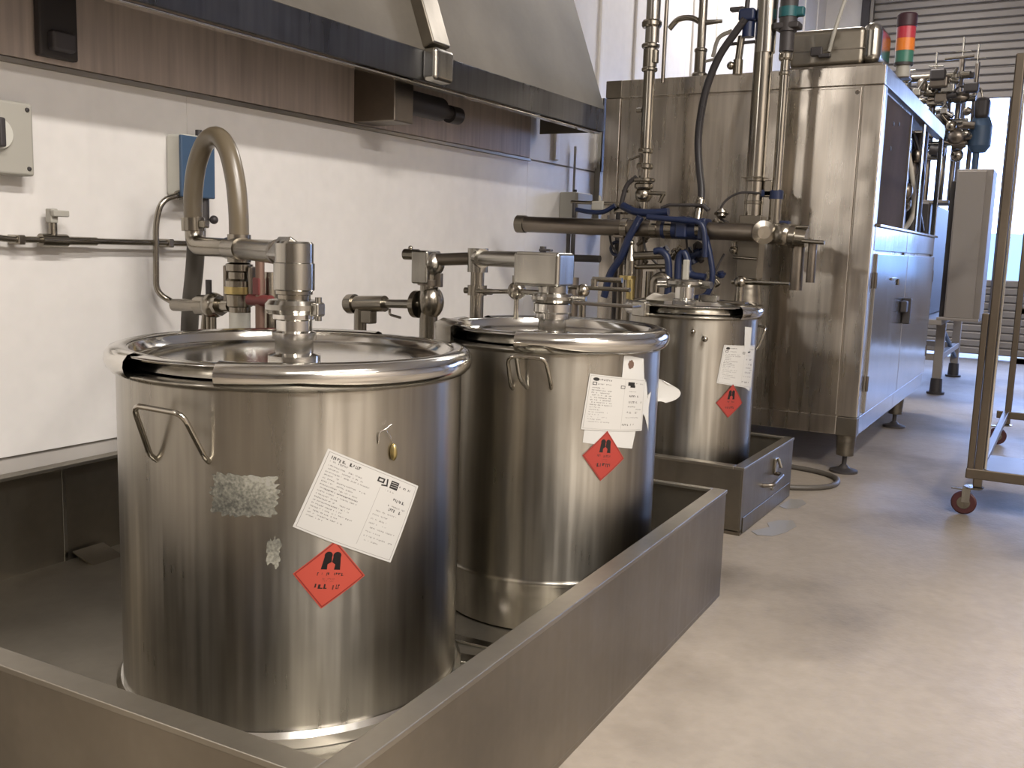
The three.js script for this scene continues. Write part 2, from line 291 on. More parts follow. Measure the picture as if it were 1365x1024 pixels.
// ---------------------------------------------------------------- wall fittings
{
  const t = thing('isolator_box', 'grey isolator box with a round dial on the wall left of the steel conduit valve', 'switch box');
  part('case', bx(WX, WX + 0.07, 1.268, 1.486, -1.66, -1.875, 0.01), M.boxGrey, t);
  part('dial', along(turned([[0.001, 0], [0.05, 0], [0.045, 0.012], [0.001, 0.014]], 28), V(WX + 0.07, 1.385, -1.755), V(1, 0, 0)), M.boxWhite, t);
  part('knob', bx(WX + 0.08, WX + 0.105, 1.345, 1.43, -1.765, -1.745, 0.006), M.iron, t);
  for (const [y, z] of [[1.29, -1.855], [1.465, -1.855], [1.29, -1.68], [1.465, -1.68]]) part('screw', along(turned([[0.001, 0], [0.007, 0], [0.006, 0.004], [0.001, 0.005]], 12), V(WX + 0.07, y, z), V(1, 0, 0)), M.iron, t);
  const b = thing('control_box', 'white wall box with a blue front behind the looped hose', 'switch box');
  part('case', bx(WX, WX + 0.09, 1.244, 1.462, -2.43, -2.575, 0.012), M.boxWhite, b);
  part('cover', bx(WX + 0.09, WX + 0.105, 1.24, 1.455, -2.41, -2.565, 0.005), M.boxBlue, b, 'blue cover');
  part('gland', rod(V(WX + 0.06, 1.455, -2.53), V(WX + 0.06, 1.485, -2.53), 0.012), M.iron, b);
  part('switch', [rod(V(WX + 0.07, 1.25, -2.54), V(WX + 0.07, 1.15, -2.54), 0.02), ballG(V(WX + 0.10, 1.165, -2.56), 0.016)], M.iron, b);
  const j = thing('junction_box', 'small pale grey junction box on the wall beside the tall steel cabinet', 'switch box');
  part('case', bx(WX, WX + 0.12, 1.255, 1.455, -5.5, -5.72, 0.01), M.boxGrey, j);
  part('lid', bx(WX + 0.12, WX + 0.13, 1.26, 1.45, -5.505, -5.715, 0.004), M.boxGrey, j);
  part('gland', rod(V(WX + 0.06, 1.455, -5.6), V(WX + 0.06, 1.475, -5.6), 0.012), M.iron, j);
  part('conduit', rod(V(WX + 0.02, 1.455, -5.66), V(WX + 0.02, 1.75, -5.66), 0.008), M.boxGrey, j);
  const p = thing('wall_conduit', 'thin steel conduit clipped along the white wall with a tap', 'pipe');
  part('pipe', bent([V(WX + 0.045, 1.12, -1.62), V(WX + 0.045, 1.076, -1.76), V(WX + 0.045, 1.075, -2.56)], 0.0105, 0.05), M.cast, p);
  part('sleeve', rod(V(WX + 0.045, 1.075, -1.99), V(WX + 0.045, 1.075, -2.1), 0.014), M.cast, p);
  part('valve_body', [rod(V(WX + 0.045, 1.075, -1.90), V(WX + 0.045, 1.075, -1.99), 0.021), rod(V(WX + 0.045, 1.075, -1.945), V(WX + 0.045, 1.13, -1.945), 0.013)], M.cast, p);
  part('valve_handle', [bx(WX + 0.03, WX + 0.06, 1.13, 1.175, -1.93, -1.955, 0.004), bx(WX + 0.05, WX + 0.075, 1.15, 1.17, -1.93, -1.985, 0.004)], M.boxGrey, p);
  for (const z of [-1.83, -2.4]) part('clip', bx(WX, WX + 0.06, 1.06, 1.09, z - 0.012, z + 0.012, 0.004), M.cast, p);
  const l = thing('conduit_loop', 'bent steel conduit looping down the wall from the white and blue box', 'pipe');
  part('pipe', bent([V(WX + 0.08, 1.254, -2.45), V(WX + 0.07, 1.225, -2.35), V(WX + 0.06, 1.15, -2.332), V(WX + 0.06, 0.90, -2.327), V(WX + 0.11, 0.863, -2.37), V(-2.60, 0.868, -2.24)], 0.0105, 0.07), M.cast, l);
  part('elbow_nut', rod(V(WX + 0.08, 1.258, -2.455), V(WX + 0.076, 1.243, -2.41), 0.016, 6), M.cast, l);
  const d = thing('vertical_duct', 'pale vertical cable duct on the wall beside the tall steel cabinet', 'duct');
  part('channel', bx(WX, WX + 0.04, 1.2, 2.1, -6.0, -6.09, 0.006), M.boxGrey, d);
  part('strip', bx(WX + 0.04, WX + 0.05, 1.62, 2.1, -6.0, -6.045, 0.003), M.iron, d);
}

// ---------------------------------------------------------------- spill trays
function makeTray(name, label, pos, turn, W, D, H, lip, mat) {                  // far right corner at the origin; reaches to -W in x and +D in z
  const t = thing(name, label, 'tray', null, pos, turn), th = 0.006;
  part('base_plate', bx(-W, 0, 0.012, 0.02, 0, D, 0.002), M.rim, t);
  part('side_panel', bx(-th, 0, 0, H - 0.004, 0, D, 0.002), mat, t);
  part('side_panel', bx(-W, -W + th, 0, H - 0.004, 0, D, 0.002), mat, t);
  part('side_panel', bx(-W + th, -th, 0, H - 0.004, 0, th, 0.002), mat, t);
  part('side_panel', bx(-W + th, -th, 0, H - 0.004, D - th, D, 0.002), mat, t);
  const rim = (g) => part('rim', g, M.rim, t);
  rim(bx(-lip, 0.003, H - 0.012, H, -0.003, D + 0.003, 0.0025));
  rim(bx(-W - 0.003, -W + lip, H - 0.012, H, -0.003, D + 0.003, 0.0025));
  rim(bx(-W + lip, -lip, H - 0.012, H, -0.003, 0.018, 0.0025));
  rim(bx(-W + lip, -lip, H - 0.012, H, D - lip, D + 0.003, 0.0025));
  return t;
}
{
  const t = makeTray('spill_tray', 'large square stainless spill tray holding the two bigger tanks', [-0.893, 0, -2.95], 0.035, 1.955, 1.985, 0.354, 0.045, M.worn);
  part('reflection_strip', bx(-1.949, -1.945, 0.02, 0.34, 0.93, 0.945, 0.002), M.steel, t);  // steel strip standing in for the tank reflected in the tray side
  part('corner_gusset', uvm(along(new THREE.BoxGeometry(0.12, 0.006, 0.12), V(-1.88, 0.03, 0.86), V(0.3, 1, 0))), M.worn, t);
  const s = makeTray('spill_tray', 'small deep stainless spill tray with a side latch under the narrow tank', [-1.04, 0, -4.42], 0, 0.78, 0.775, 0.276, 0.04, M.worn);
  part('foot_strip', bx(0, 0.004, 0.005, 0.07, 0.03, 0.75, 0.002), M.worn, s);
  part('bolt', along(turned([[0.001, 0], [0.009, 0], [0.007, 0.008], [0.001, 0.009]], 12), V(0.002, 0.105, 0.34), V(1, 0, 0)), M.steel, s);
  part('latch', [bx(0, 0.012, 0.17, 0.235, 0.29, 0.33, 0.004), rod(V(0.015, 0.235, 0.31), V(0.03, 0.195, 0.31), 0.008)], M.steel, s, 'small bright side latch');
  part('latch_handle', bent([V(0, 0.165, 0.30), V(0.04, 0.165, 0.31), V(0.04, 0.15, 0.47), V(0, 0.145, 0.48)], 0.009, 0.02), M.darkSteel, s);
}

// ---------------------------------------------------------------- tanks
const rad = (d) => d * Math.PI / 180;
const onTank = (c, r, a, y) => V(c[0] + r * Math.cos(rad(a)), y, c[1] + r * Math.sin(rad(a)));
function ringArc(prof, a0, a1) {                                      // swept from angle a0 to a1 (a from +x towards +z)
  const n = Math.max(6, Math.round(Math.abs(a1 - a0) / 3)); return lathe(prof, n, rad(90 - a1), rad(a1 - a0));
}
// a sticker bent round the tank: four corners as [angle, height], from its upper left clockwise
function wrapped(r, q, n = 14) {
  const pos = [], uv = [], idx = [];
  for (let j = 0; j <= n; j++) for (let i = 0; i <= n; i++) {
    const u = i / n, v = j / n, L = (k) => (q[0][k] * (1 - u) + q[1][k] * u) * (1 - v) + (q[3][k] * (1 - u) + q[2][k] * u) * v;
    const a = rad(L(0)); pos.push(r * Math.cos(a), L(1), r * Math.sin(a)); uv.push(u, 1 - v);
    if (i < n && j < n) { const k = j * (n + 1) + i; idx.push(k, k + n + 1, k + 1, k + 1, k + n + 1, k + n + 2); }
  }
  const g = new THREE.BufferGeometry(); g.setAttribute('position', new THREE.Float32BufferAttribute(pos, 3)); g.setAttribute('uv', new THREE.Float32BufferAttribute(uv, 2)); g.setIndex(idx); g.computeVertexNormals(); return g;
}
// a ragged patch bent round the tank: outline as [angle, height] points round a middle
function ragged(r, mid, outline, rings = 6) {
  const pos = [], uv = [], idx = [], n = outline.length;
  for (let j = 0; j <= rings; j++) for (let i = 0; i < n; i++) {
    const t = j / rings, a = mid[0] + (outline[i][0] - mid[0]) * t, y = mid[1] + (outline[i][1] - mid[1]) * t;
    pos.push(r * Math.cos(rad(a)), y, r * Math.sin(rad(a))); uv.push(rad(a) * r, y);
    if (j < rings) { const k = j * n + i, k2 = j * n + (i + 1) % n; idx.push(k, k2, k + n, k2, k2 + n, k + n); }
  }
  const g = new THREE.BufferGeometry(); g.setAttribute('position', new THREE.Float32BufferAttribute(pos, 3)); g.setAttribute('uv', new THREE.Float32BufferAttribute(uv, 2)); g.setIndex(idx); g.computeVertexNormals(); return g;
}
function raggedOutline(mid, ra, ry, n, rough, square = 0.6) {
  const out = [];
  for (let i = 0; i < n; i++) { const t = i / n * Math.PI * 2, c = Math.cos(t), s = Math.sin(t), k = 1 / Math.pow(Math.pow(Math.abs(c), 2 / (1 - square)) + Math.pow(Math.abs(s), 2 / (1 - square)), (1 - square) / 2), w = 1 - rough * rnd(); out.push([mid[0] - c * ra * k * w, mid[1] + s * ry * k * w]); }
  return out;
}
// ---- printed stickers (the photograph's print is too blurred to read: rows of ink marks)
function canvasTex(w, h, draw) {
  const c = document.createElement('canvas'); c.width = w; c.height = h; draw(c.getContext('2d'), w, h);
  const t = new THREE.CanvasTexture(c); t.colorSpace = THREE.SRGBColorSpace; t.anisotropy = 4; return t;
}
function inkRow(g, x, y, w, h, strength) {
  let p = x;
  while (p < x + w) { const k = h * (0.25 + rnd() * 0.7); g.fillStyle = `rgba(35,32,30,${(strength * (0.55 + 0.45 * rnd())).toFixed(2)})`;
    if (rnd() < 0.84) { g.fillRect(p, y + h * 0.2 * rnd(), Math.max(1, k * 0.42), h * (0.55 + 0.4 * rnd())); if (rnd() < 0.6) g.fillRect(p, y + h * (rnd() < 0.5 ? 0.1 : 0.7), k * 0.85, Math.max(1, h * 0.2)); } else p += h * 0.35;
    p += k; }
}
function labelArt(seed, kind) {
  return canvasTex(512, 480, (g, w, h) => {
    seedState = seed; g.fillStyle = '#e9e6df'; g.fillRect(0, 0, w, h);
    g.strokeStyle = 'rgba(120,115,108,.75)'; g.lineWidth = 2; g.strokeRect(12, 12, w - 24, h - 24);
    if (kind === 'big') {
      inkRow(g, 30, 26, 150, 22, 1); inkRow(g, 30, 52, 80, 11, 0.6);
      for (let k = 0; k < 17; k++) inkRow(g, 30, 78 + k * 19, 60 + rnd() * 170, 8, k === 7 ? 1 : 0.6);
      g.lineWidth = 8; g.strokeStyle = '#2a2624'; g.strokeRect(276, 40, 30, 20); g.beginPath(); g.moveTo(322, 32); g.lineTo(330, 70); g.lineTo(300, 76); g.stroke(); g.fillStyle = '#262321'; g.fillRect(346, 30, 46, 46); g.strokeStyle = '#e9e6df'; g.lineWidth = 3; for (let k = 0; k < 3; k++) { g.beginPath(); g.moveTo(350, 40 + k * 12); g.lineTo(388, 38 + k * 12); g.stroke(); }
      inkRow(g, 400, 44, 95, 16, 0.9);
      inkRow(g, 330, 90, 50, 9, 0.45); inkRow(g, 392, 122, 56, 20, 1); inkRow(g, 376, 166, 100, 10, 0.6); inkRow(g, 388, 182, 70, 20, 1);
      for (let k = 0; k < 8; k++) inkRow(g, 316, 218 + k * 26, 70 + rnd() * 100, 9, 0.45);
      g.strokeStyle = 'rgba(150,145,138,.6)'; g.lineWidth = 2; g.beginPath(); g.moveTo(300, 90); g.lineTo(300, 440); g.stroke();
    } else {
      g.fillStyle = '#2a2725'; g.beginPath(); g.ellipse(54, 40, 24, 15, 0, 0, 7); g.fill(); inkRow(g, 84, 32, 90, 16, 0.85);
      g.strokeStyle = '#2f2b29'; g.lineWidth = 5; g.strokeRect(34, 66, 26, 22); inkRow(g, 70, 72, 110, 12, 0.55);
      for (let k = 0; k < 15; k++) inkRow(g, 32, 108 + k * 21, 70 + rnd() * 130, 10, k < 8 ? 0.75 : 0.42);
      g.strokeRect(258, 76, 34, 22); g.fillStyle = '#24211f'; g.fillRect(320, 36, 66, 34); g.fillRect(344, 62, 50, 22); inkRow(g, 400, 40, 84, 14, 0.5);
      inkRow(g, 330, 116, 80, 9, 0.5); inkRow(g, 330, 152, 120, 18, 1); inkRow(g, 340, 206, 130, 22, 0.6); inkRow(g, 338, 252, 96, 12, 0.75); inkRow(g, 420, 276, 60, 12, 0.6); inkRow(g, 330, 300, 120, 20, 0.5); inkRow(g, 312, 352, 150, 12, 0.4); inkRow(g, 300, 412, 120, 20, 0.8);
      g.strokeStyle = 'rgba(150,145,138,.55)'; g.lineWidth = 2; g.beginPath(); g.moveTo(292, 20); g.lineTo(292, 460); g.stroke();
    }
  });
}
function hazardArt(seed, ground = '#d65a48') {                                             // red diamond; the canvas corners are the diamond's points
  return canvasTex(320, 320, (g, w) => {
    seedState = seed; g.fillStyle = ground; g.fillRect(0, 0, w, w); g.strokeStyle = '#932f26'; g.lineWidth = 7; g.strokeRect(9, 9, w - 18, w - 18);
    g.translate(w / 2, w / 2); g.rotate(Math.PI / 4); g.fillStyle = '#1b1413';
    for (const s of [-1, 1]) {                                          // two leaning black figures that meet in the middle
      g.beginPath(); g.ellipse(s * 27, -128, 25, 24, 0, 0, 7); g.fill();
      g.beginPath(); g.moveTo(s * 6, -136); g.lineTo(s * 50, -124); g.lineTo(s * 60, -36); g.lineTo(s * 22, -36); g.lineTo(s * 24, -70); g.lineTo(s * 1, -86); g.closePath(); g.fill();
    }
    inkRow(g, -76, -18, 152, 24, 0.9); inkRow(g, -40, 20, 80, 10, 0.45); inkRow(g, -34, 36, 70, 9, 0.35); inkRow(g, -76, 58, 150, 38, 0.92);
  });
}
const stickerMat = (map) => std({ map, color: rgb(0.62, 0.62, 0.62), roughness: 0.5, side: THREE.DoubleSide });
const art = { big: stickerMat(labelArt(11, 'big')), mid: stickerMat(labelArt(23, 'mid')), small: stickerMat(labelArt(37, 'mid')), h1: stickerMat(hazardArt(5)), h2: stickerMat(hazardArt(15, '#c04438')), h3: stickerMat(hazardArt(25, '#bd463c')) };

// body, lid and a clamp ring in arcs; T = top of the rim, R = radius of the body
function makeTank(label, c, R, y0, T, gaps, bodyProfile) {
  const t = thing('steel_tank', label, 'tank', null, [c[0], 0, c[1]]);
  part('body', lathe([[0, y0], [R - 0.02, y0], ...bodyProfile(R, y0), [R, T - 0.06], [R + 0.002, T - 0.054], [R + 0.012, T - 0.052], [R + 0.012, T - 0.042], [R - 0.02, T - 0.042]], 128), M.tank, t);
  part('lid', lathe([[0, T - 0.028], [R - 0.05, T - 0.030], [R - 0.036, T - 0.024], [R - 0.030, T - 0.004], [R - 0.026, T - 0.001], [R + 0.010, T - 0.003], [R + 0.011, T - 0.010], [R - 0.02, T - 0.012], [R - 0.02, T - 0.036]], 128), M.polished, t);
  const ring = [[R - 0.024, T], [R - 0.005, T + 0.0045], [R + 0.014, T - 0.001], [R + 0.024, T - 0.014], [R + 0.026, T - 0.028], [R + 0.022, T - 0.042], [R + 0.012, T - 0.053], [R + 0.004, T - 0.056]];
  for (let i = 0; i < gaps.length; i++) { const a0 = gaps[i][1], a1 = gaps[(i + 1) % gaps.length][0] + (i + 1 < gaps.length ? 0 : 360); part('clamp_ring', ringArc(ring, a0, a1), M.polished, t); }
  return t;
}
function handle(t, R, f1, f2, t1, t2, out) {
  const o = [0, 0], P = (r, q) => onTank(o, r, q[0], q[1]);
  part('handle', bent([P(R - 0.004, [f1[0], f1[1] - 0.012]), P(R + 0.014, f1), P(R + out, t1), P(R + out, t2), P(R + 0.014, f2), P(R - 0.004, [f2[0], f2[1] - 0.012])], 0.006, 0.022), M.pipe, t);
}
const c1 = [-1.63, -1.766], c2 = [-1.348, -2.586], c3 = [-1.41, -4.01];
{
  const R = 0.408, t = makeTank('widest steel tank with peeled label residue on its side, in the large tray', c1, R, 0.022, 0.848, [[-98, -48], [69.3, 103]], (r, y0) => [[r - 0.004, y0 + 0.006], [r, y0 + 0.02], [r, 0.3], [r, 0.6]]);
  part('base_ring', turned([[R - 0.01, 0.0215], [R + 0.016, 0.0215], [R + 0.016, 0.045], [R + 0.006, 0.056], [R - 0.01, 0.056]], 96), M.polished, t);
  handle(t, R, [92.1, 0.640], [72.6, 0.652], [90.8, 0.756], [75.1, 0.750], 0.062);
  part('label', wrapped(R + 0.0016, [[37.9, 0.673], [6.2, 0.564], [17.3, 0.404], [48.0, 0.509]]), art.big, t, 'tilted white printed label');
  part('hazard_label', wrapped(R + 0.0012, [[48.0, 0.407], [35.5, 0.474], [26.2, 0.387], [39.7, 0.326]]), art.h1, t, 'red diamond hazard label');
  seedState = 91;
  part('label_residue', ragged(R + 0.001, [62, 0.575], raggedOutline([62, 0.575], 10.6, 0.048, 90, 0.2, 0.72)), M.residue, t, 'ragged grey label residue');
  part('label_residue', ragged(R + 0.001, [53.4, 0.455], raggedOutline([53.4, 0.455], 2.4, 0.038, 40, 0.4, 0.3)), M.residue, t, 'ragged grey label residue');
  const o = [0, 0];
  part('seal_wire', tube([onTank(o, R + 0.002, 22.2, 0.675), onTank(o, R + 0.006, 22, 0.70), onTank(o, R + 0.01, 20.4, 0.707), onTank(o, R + 0.008, 18.3, 0.715)], 0.0016, 20, 6), M.polished, t);
  part('seal_wire', tube([onTank(o, R + 0.008, 20.2, 0.706), onTank(o, R + 0.006, 18.2, 0.686), onTank(o, R + 0.005, 17, 0.672)], 0.0008, 14, 5), M.polished, t);
  part('seal', ballG(onTank(o, R + 0.005, 17, 0.653), 0.010, [0.8, 1.9, 0.8]), M.brass, t, 'small brass seal');
}
{
  const R = 0.324, t = makeTank('middle sized steel tank on a stepped skirt with layered white labels, in the large tray', c2, R, 0.022, 0.872, [[80.1, 116.5], [180, 200]],
    (r, y0) => [[r - 0.008, y0 + 0.004], [r - 0.008, 0.088], [r - 0.004, 0.090], [r - 0.004, 0.128], [r + 0.003, 0.131], [r + 0.003, 0.16], [r + 0.008, 0.166], [r + 0.008, 0.174], [r, 0.18], [r, 0.5]]);
  handle(t, R, [81.5, 0.727], [62.5, 0.735], [81, 0.811], [65.2, 0.811], 0.055);
  part('handle_strap', bent([onTank([0, 0], R + 0.002, 74, 0.722), onTank([0, 0], R + 0.04, 76, 0.75), onTank([0, 0], R + 0.055, 77, 0.808)], 0.006, 0.02), M.steel, t);
  part('under_label', wrapped(R + 0.001, [[44, 0.70], [9, 0.70], [16, 0.545], [46, 0.575]]), M.paper, t, 'older blank label showing below');
  part('under_label', wrapped(R + 0.0012, [[25, 0.815], [10, 0.80], [8, 0.72], [26, 0.72]]), M.paper, t, 'torn label corner above');
  part('label', wrapped(R + 0.0022, [[43.9, 0.766], [7.5, 0.739], [8.6, 0.592], [47.3, 0.612]]), art.mid, t, 'white printed label');
  part('torn_strip', ragged(R + 0.0016, [3.5, 0.68], [[9, 0.72], [6.5, 0.735], [4.5, 0.69], [0, 0.70], [2.2, 0.655], [1, 0.585], [6, 0.63], [9, 0.645]], 4), M.paper, t, 'torn white label strip');
  part('hazard_label', wrapped(R + 0.003, [[46.0, 0.539], [33.2, 0.605], [22.1, 0.521], [35.8, 0.464]]), art.h2, t, 'red diamond hazard label');
  part('stain', ragged(R + 0.0018, [20, 0.787], raggedOutline([20, 0.787], 2.4, 0.014, 24, 0.3, 0)), M.copper, t, 'rust brown spot on the torn label');
  // curled sheet standing off the side
  const pos = [], idx = [], n = 10;
  for (let j = 0; j <= n; j++) for (let i = 0; i <= n; i++) { const u = i / n, v = j / n - 0.5, out = 0.085 * u * Math.sqrt(Math.max(0.02, 1 - v * v * 3.2)); const p = onTank([0, 0], R + out, -42 + u * 3, 0.66 + v * 0.085 * (1 - 0.3 * u) + 0.012 * Math.sin(u * 3)); pos.push(p.x, p.y, p.z - 0.012 * u * u); if (i < n && j < n) { const k = j * (n + 1) + i; idx.push(k, k + n + 1, k + 1, k + 1, k + n + 1, k + n + 2); } }
  const g = new THREE.BufferGeometry(); g.setAttribute('position', new THREE.Float32BufferAttribute(pos, 3)); g.setIndex(idx); g.computeVertexNormals();
  part('curled_label', g, M.paper, t, 'curled white label sticking out');
  part('clamp_cover', lathe([[R + 0.004, 0.80], [R + 0.036, 0.815], [R + 0.036, 0.872], [R + 0.01, 0.886], [R - 0.03, 0.882]], 10, rad(90 - 142), rad(26)), M.cast, t, 'steel cover on the clamp ring');
}
{
  const R = 0.274, t = makeTank('narrow steel tank with a wide gap in its clamp ring, in the small deep tray', c3, R, 0.022, 0.888, [[29, 112], [200, 240]], (r, y0) => [[r - 0.004, y0 + 0.006], [r, y0 + 0.02], [r, 0.4]]);
  part('label', wrapped(R + 0.0016, [[42.4, 0.732], [-1.9, 0.722], [1.3, 0.540], [47.2, 0.575]]), art.small, t, 'white printed label');
  part('under_label', wrapped(R + 0.001, [[24, 0.60], [2, 0.60], [5, 0.53], [20, 0.56]]), M.paper, t);
  part('tag', wrapped(R + 0.002, [[20.5, 0.805], [9, 0.80], [10, 0.70], [19, 0.70]]), M.paper, t, 'narrow white tag above the label');
  part('hazard_label', wrapped(R + 0.0026, [[46.8, 0.493], [30.6, 0.569], [17.3, 0.486], [34.0, 0.429]]), art.h3, t, 'red diamond hazard label');
  const o = [0, 0];
  part('tap', [rod(onTank(o, R - 0.002, 60.8, 0.762), onTank(o, R + 0.03, 60.8, 0.762), 0.007, 10), ballG(onTank(o, R + 0.03, 60.8, 0.757), 0.012)], M.cast, t);
  part('tap', [rod(onTank(o, R - 0.002, 70, 0.785), onTank(o, R + 0.02, 70, 0.785), 0.006, 10), ballG(onTank(o, R + 0.02, 70, 0.785), 0.010)], M.cast, t);
  handle(t, R, [-28, 0.70], [-50, 0.70], [-29, 0.79], [-48, 0.79], 0.045);
  part('ring_buckle', uvm(along(at(new RoundedBoxGeometry(0.03, 0.062, 0.085, 2, 0.006), 0, 0, 0), V(0, 0, 0), V(0, 1, 0)).rotateY(-rad(118)).translate((R + 0.02) * Math.cos(rad(118)), 0.862, (R + 0.02) * Math.sin(rad(118)))), M.steel, t, 'square steel ring buckle');
}

// ---------------------------------------------------------------- fittings on the tanks
{ // widest tank: clamp stack, tee arm and elbow
  const x = -1.592, z = -1.722, t = thing('lid_pipe_arm', 'steel pipe arm with a tee and elbow above the widest tank', 'pipe');
  part('base_flange', at(turned([[0.001, 0], [0.062, 0], [0.062, 0.010], [0.045, 0.016], [0.045, 0.052], [0.001, 0.052]], 36), x, 0.8195, z), M.polished, t);
  part('ferrule', at(turned([[0.046, 0.868], [0.052, 0.868], [0.052, 0.884], [0.042, 0.888], [0.042, 0.912], [0.05, 0.916], [0.05, 0.93], [0.03, 0.93]], 36), x, 0, z), M.polished, t);
  part('clamp_band', [at(turned([[0.04, 0.925], [0.064, 0.928], [0.068, 0.938], [0.068, 0.95], [0.06, 0.96], [0.04, 0.962]], 36), x, 0, z), bx(x + 0.06, x + 0.085, 0.925, 0.958, z - 0.015, z + 0.015, 0.006), rod(V(x + 0.075, 0.915, z), V(x + 0.075, 0.97, z), 0.008, 10)], M.steel, t);
  part('neck', at(turned([[0.038, 0.962], [0.038, 0.972], [0.043, 0.974], [0.043, 0.984], [0.03, 0.986]], 36), x, 0, z), M.cast, t);
  part('riser', at(turned([[0.046, 0.982], [0.048, 0.985], [0.048, 1.046], [0.045, 1.048], [0.045, 1.092], [0.040, 1.097], [0.001, 1.097]], 40), x, 0, z), M.steel, t);
  const tee = V(-2.262, 1.068, -2.2), el = V(-2.53, 1.070, -2.262), s = V(x - 0.02, 1.068, z - 0.02);
  const mid = s.clone().lerp(tee, 0.17);
  const g = new RoundedBoxGeometry(0.06, s.distanceTo(mid), 0.062, 2, 0.006); g.translate(0, s.distanceTo(mid) / 2, 0);
  part('block', uvm(along(g, s, mid.clone().sub(s))), M.steel, t);
  part('arm', rod(mid, tee, 0.031, 24), M.cast, t);
  part('collar', rod(mid.clone().lerp(tee, 0.02), mid.clone().lerp(tee, 0.06), 0.034, 24), M.darkSteel, t);
  part('tee', [rod(V(tee.x, 1.026, tee.z), V(tee.x, 1.112, tee.z), 0.036, 24), rod(tee.clone().lerp(mid, 0.09), tee.clone().lerp(el, 0.2), 0.036, 24)], M.cast, t);
  part('elbow', bent([tee, el, V(el.x - 0.005, 1.165, el.z - 0.005)], 0.031, 0.075, 20), M.cast, t);
  part('hose_collar', [rod(V(el.x - 0.004, 1.12, el.z), V(el.x - 0.006, 1.162, el.z), 0.038, 20), bx(el.x + 0.03, el.x + 0.06, 1.13, 1.155, el.z - 0.012, el.z + 0.012, 0.005)], M.cast, t);
  // camlock column below the tee
  const k = thing('camlock_column', 'upright camlock coupling with a yellowed band behind the widest tank', 'pipe fitting'), q = tee;
  part('upper_coupling', at(turned([[0.03, 1.025], [0.042, 1.02], [0.042, 1.0], [0.034, 0.995], [0.034, 0.975], [0.044, 0.968], [0.044, 0.95], [0.03, 0.945]], 28), q.x, 0, q.z), M.cast, k);
  part('band', at(turned([[0.03, 0.952], [0.047, 0.95], [0.047, 0.928], [0.03, 0.926]], 28), q.x, 0, q.z), M.brass, k, 'dull yellow band');
  part('lower_coupling', at(turned([[0.03, 0.928], [0.043, 0.925], [0.040, 0.89], [0.034, 0.886], [0.034, 0.87], [0.001, 0.87]], 28), q.x, 0, q.z), M.cast, k);
  part('lever', [bx(q.x - 0.062, q.x - 0.045, 0.90, 1.015, q.z - 0.012, q.z + 0.012, 0.005)], M.darkSteel, k);
  part('lever', [bx(q.x + 0.045, q.x + 0.062, 0.90, 1.015, q.z - 0.012, q.z + 0.012, 0.005)], M.darkSteel, k);
  part('post', rod(V(q.x, 0.021, q.z), V(q.x, 0.872, q.z), 0.033, 24), M.boxWhite, k, 'pale post');
  const v = thing('side_valve', 'small steel valve with a red tipped handle behind the widest tank', 'valve');
  part('pipe', rod(V(-2.60, 0.872, -2.235), V(-2.30, 0.888, -2.20), 0.021, 16), M.cast, v);
  part('body', [rod(V(-2.46, 0.88, -2.215), V(-2.35, 0.886, -2.205), 0.034, 8), ballG(V(-2.39, 0.884, -2.21), 0.042)], M.cast, v);
  part('stem', rod(V(-2.41, 0.885, -2.21), V(-2.41, 0.965, -2.21), 0.010, 10), M.iron, v);
  part('handle', [rod(V(-2.42, 0.87, -2.205), V(-2.425, 0.80, -2.2), 0.010, 10), rod(V(-2.385, 0.87, -2.205), V(-2.38, 0.80, -2.2), 0.010, 10)], M.cast, v);
  part('handle_tip', bx(-2.44, -2.36, 0.77, 0.805, -2.215, -2.185, 0.006), M.red, v, 'red handle tip');
  part('stay', rod(V(-2.41, 0.0215, -2.21), V(-2.41, 0.85, -2.21), 0.012, 10), M.cast, v);
  const r = thing('drop_pipe', 'rust brown drop pipe with a red tap beside the camlock column', 'pipe');
  part('pipe', rod(V(-2.14, 0.021, -2.16), V(-2.135, 1.05, -2.16), 0.014, 14), M.copper, r);
  part('tap', [rod(V(-2.18, 0.915, -2.16), V(-2.09, 0.915, -2.16), 0.018, 12), bx(-2.155, -2.125, 0.93, 0.985, -2.175, -2.145, 0.006)], M.red, r, 'red tap');
  part('sleeve', rod(V(-2.15, 0.80, -2.22), V(-2.15, 1.0, -2.22), 0.026, 16), M.cast, r);
  const h = single('looped_hose', tube([V(el.x - 0.006, 1.145, el.z - 0.002), V(el.x - 0.003, 1.24, el.z), V(-2.505, 1.335, -2.255), V(-2.45, 1.405, -2.245), V(-2.39, 1.418, -2.235), V(-2.33, 1.375, -2.22), V(-2.285, 1.28, -2.208), V(-2.264, 1.18, -2.2), V(-2.262, 1.10, -2.2)], 0.0305, 90, 18), M.clearHose, 'yellow brown translucent hose arched above the pipe arm of the widest tank', 'hose');
  single('drain_hose', tube([V(-2.56, 1.14, -2.30), V(-2.585, 1.0, -2.31), V(-2.62, 0.85, -2.32), V(-2.66, 0.6, -2.34), V(-2.68, 0.3, -2.34), V(-2.68, 0.055, -2.33)], 0.03, 40, 14), M.greyHose, 'dark straight hose dropping into the large tray behind the widest tank', 'hose');
}
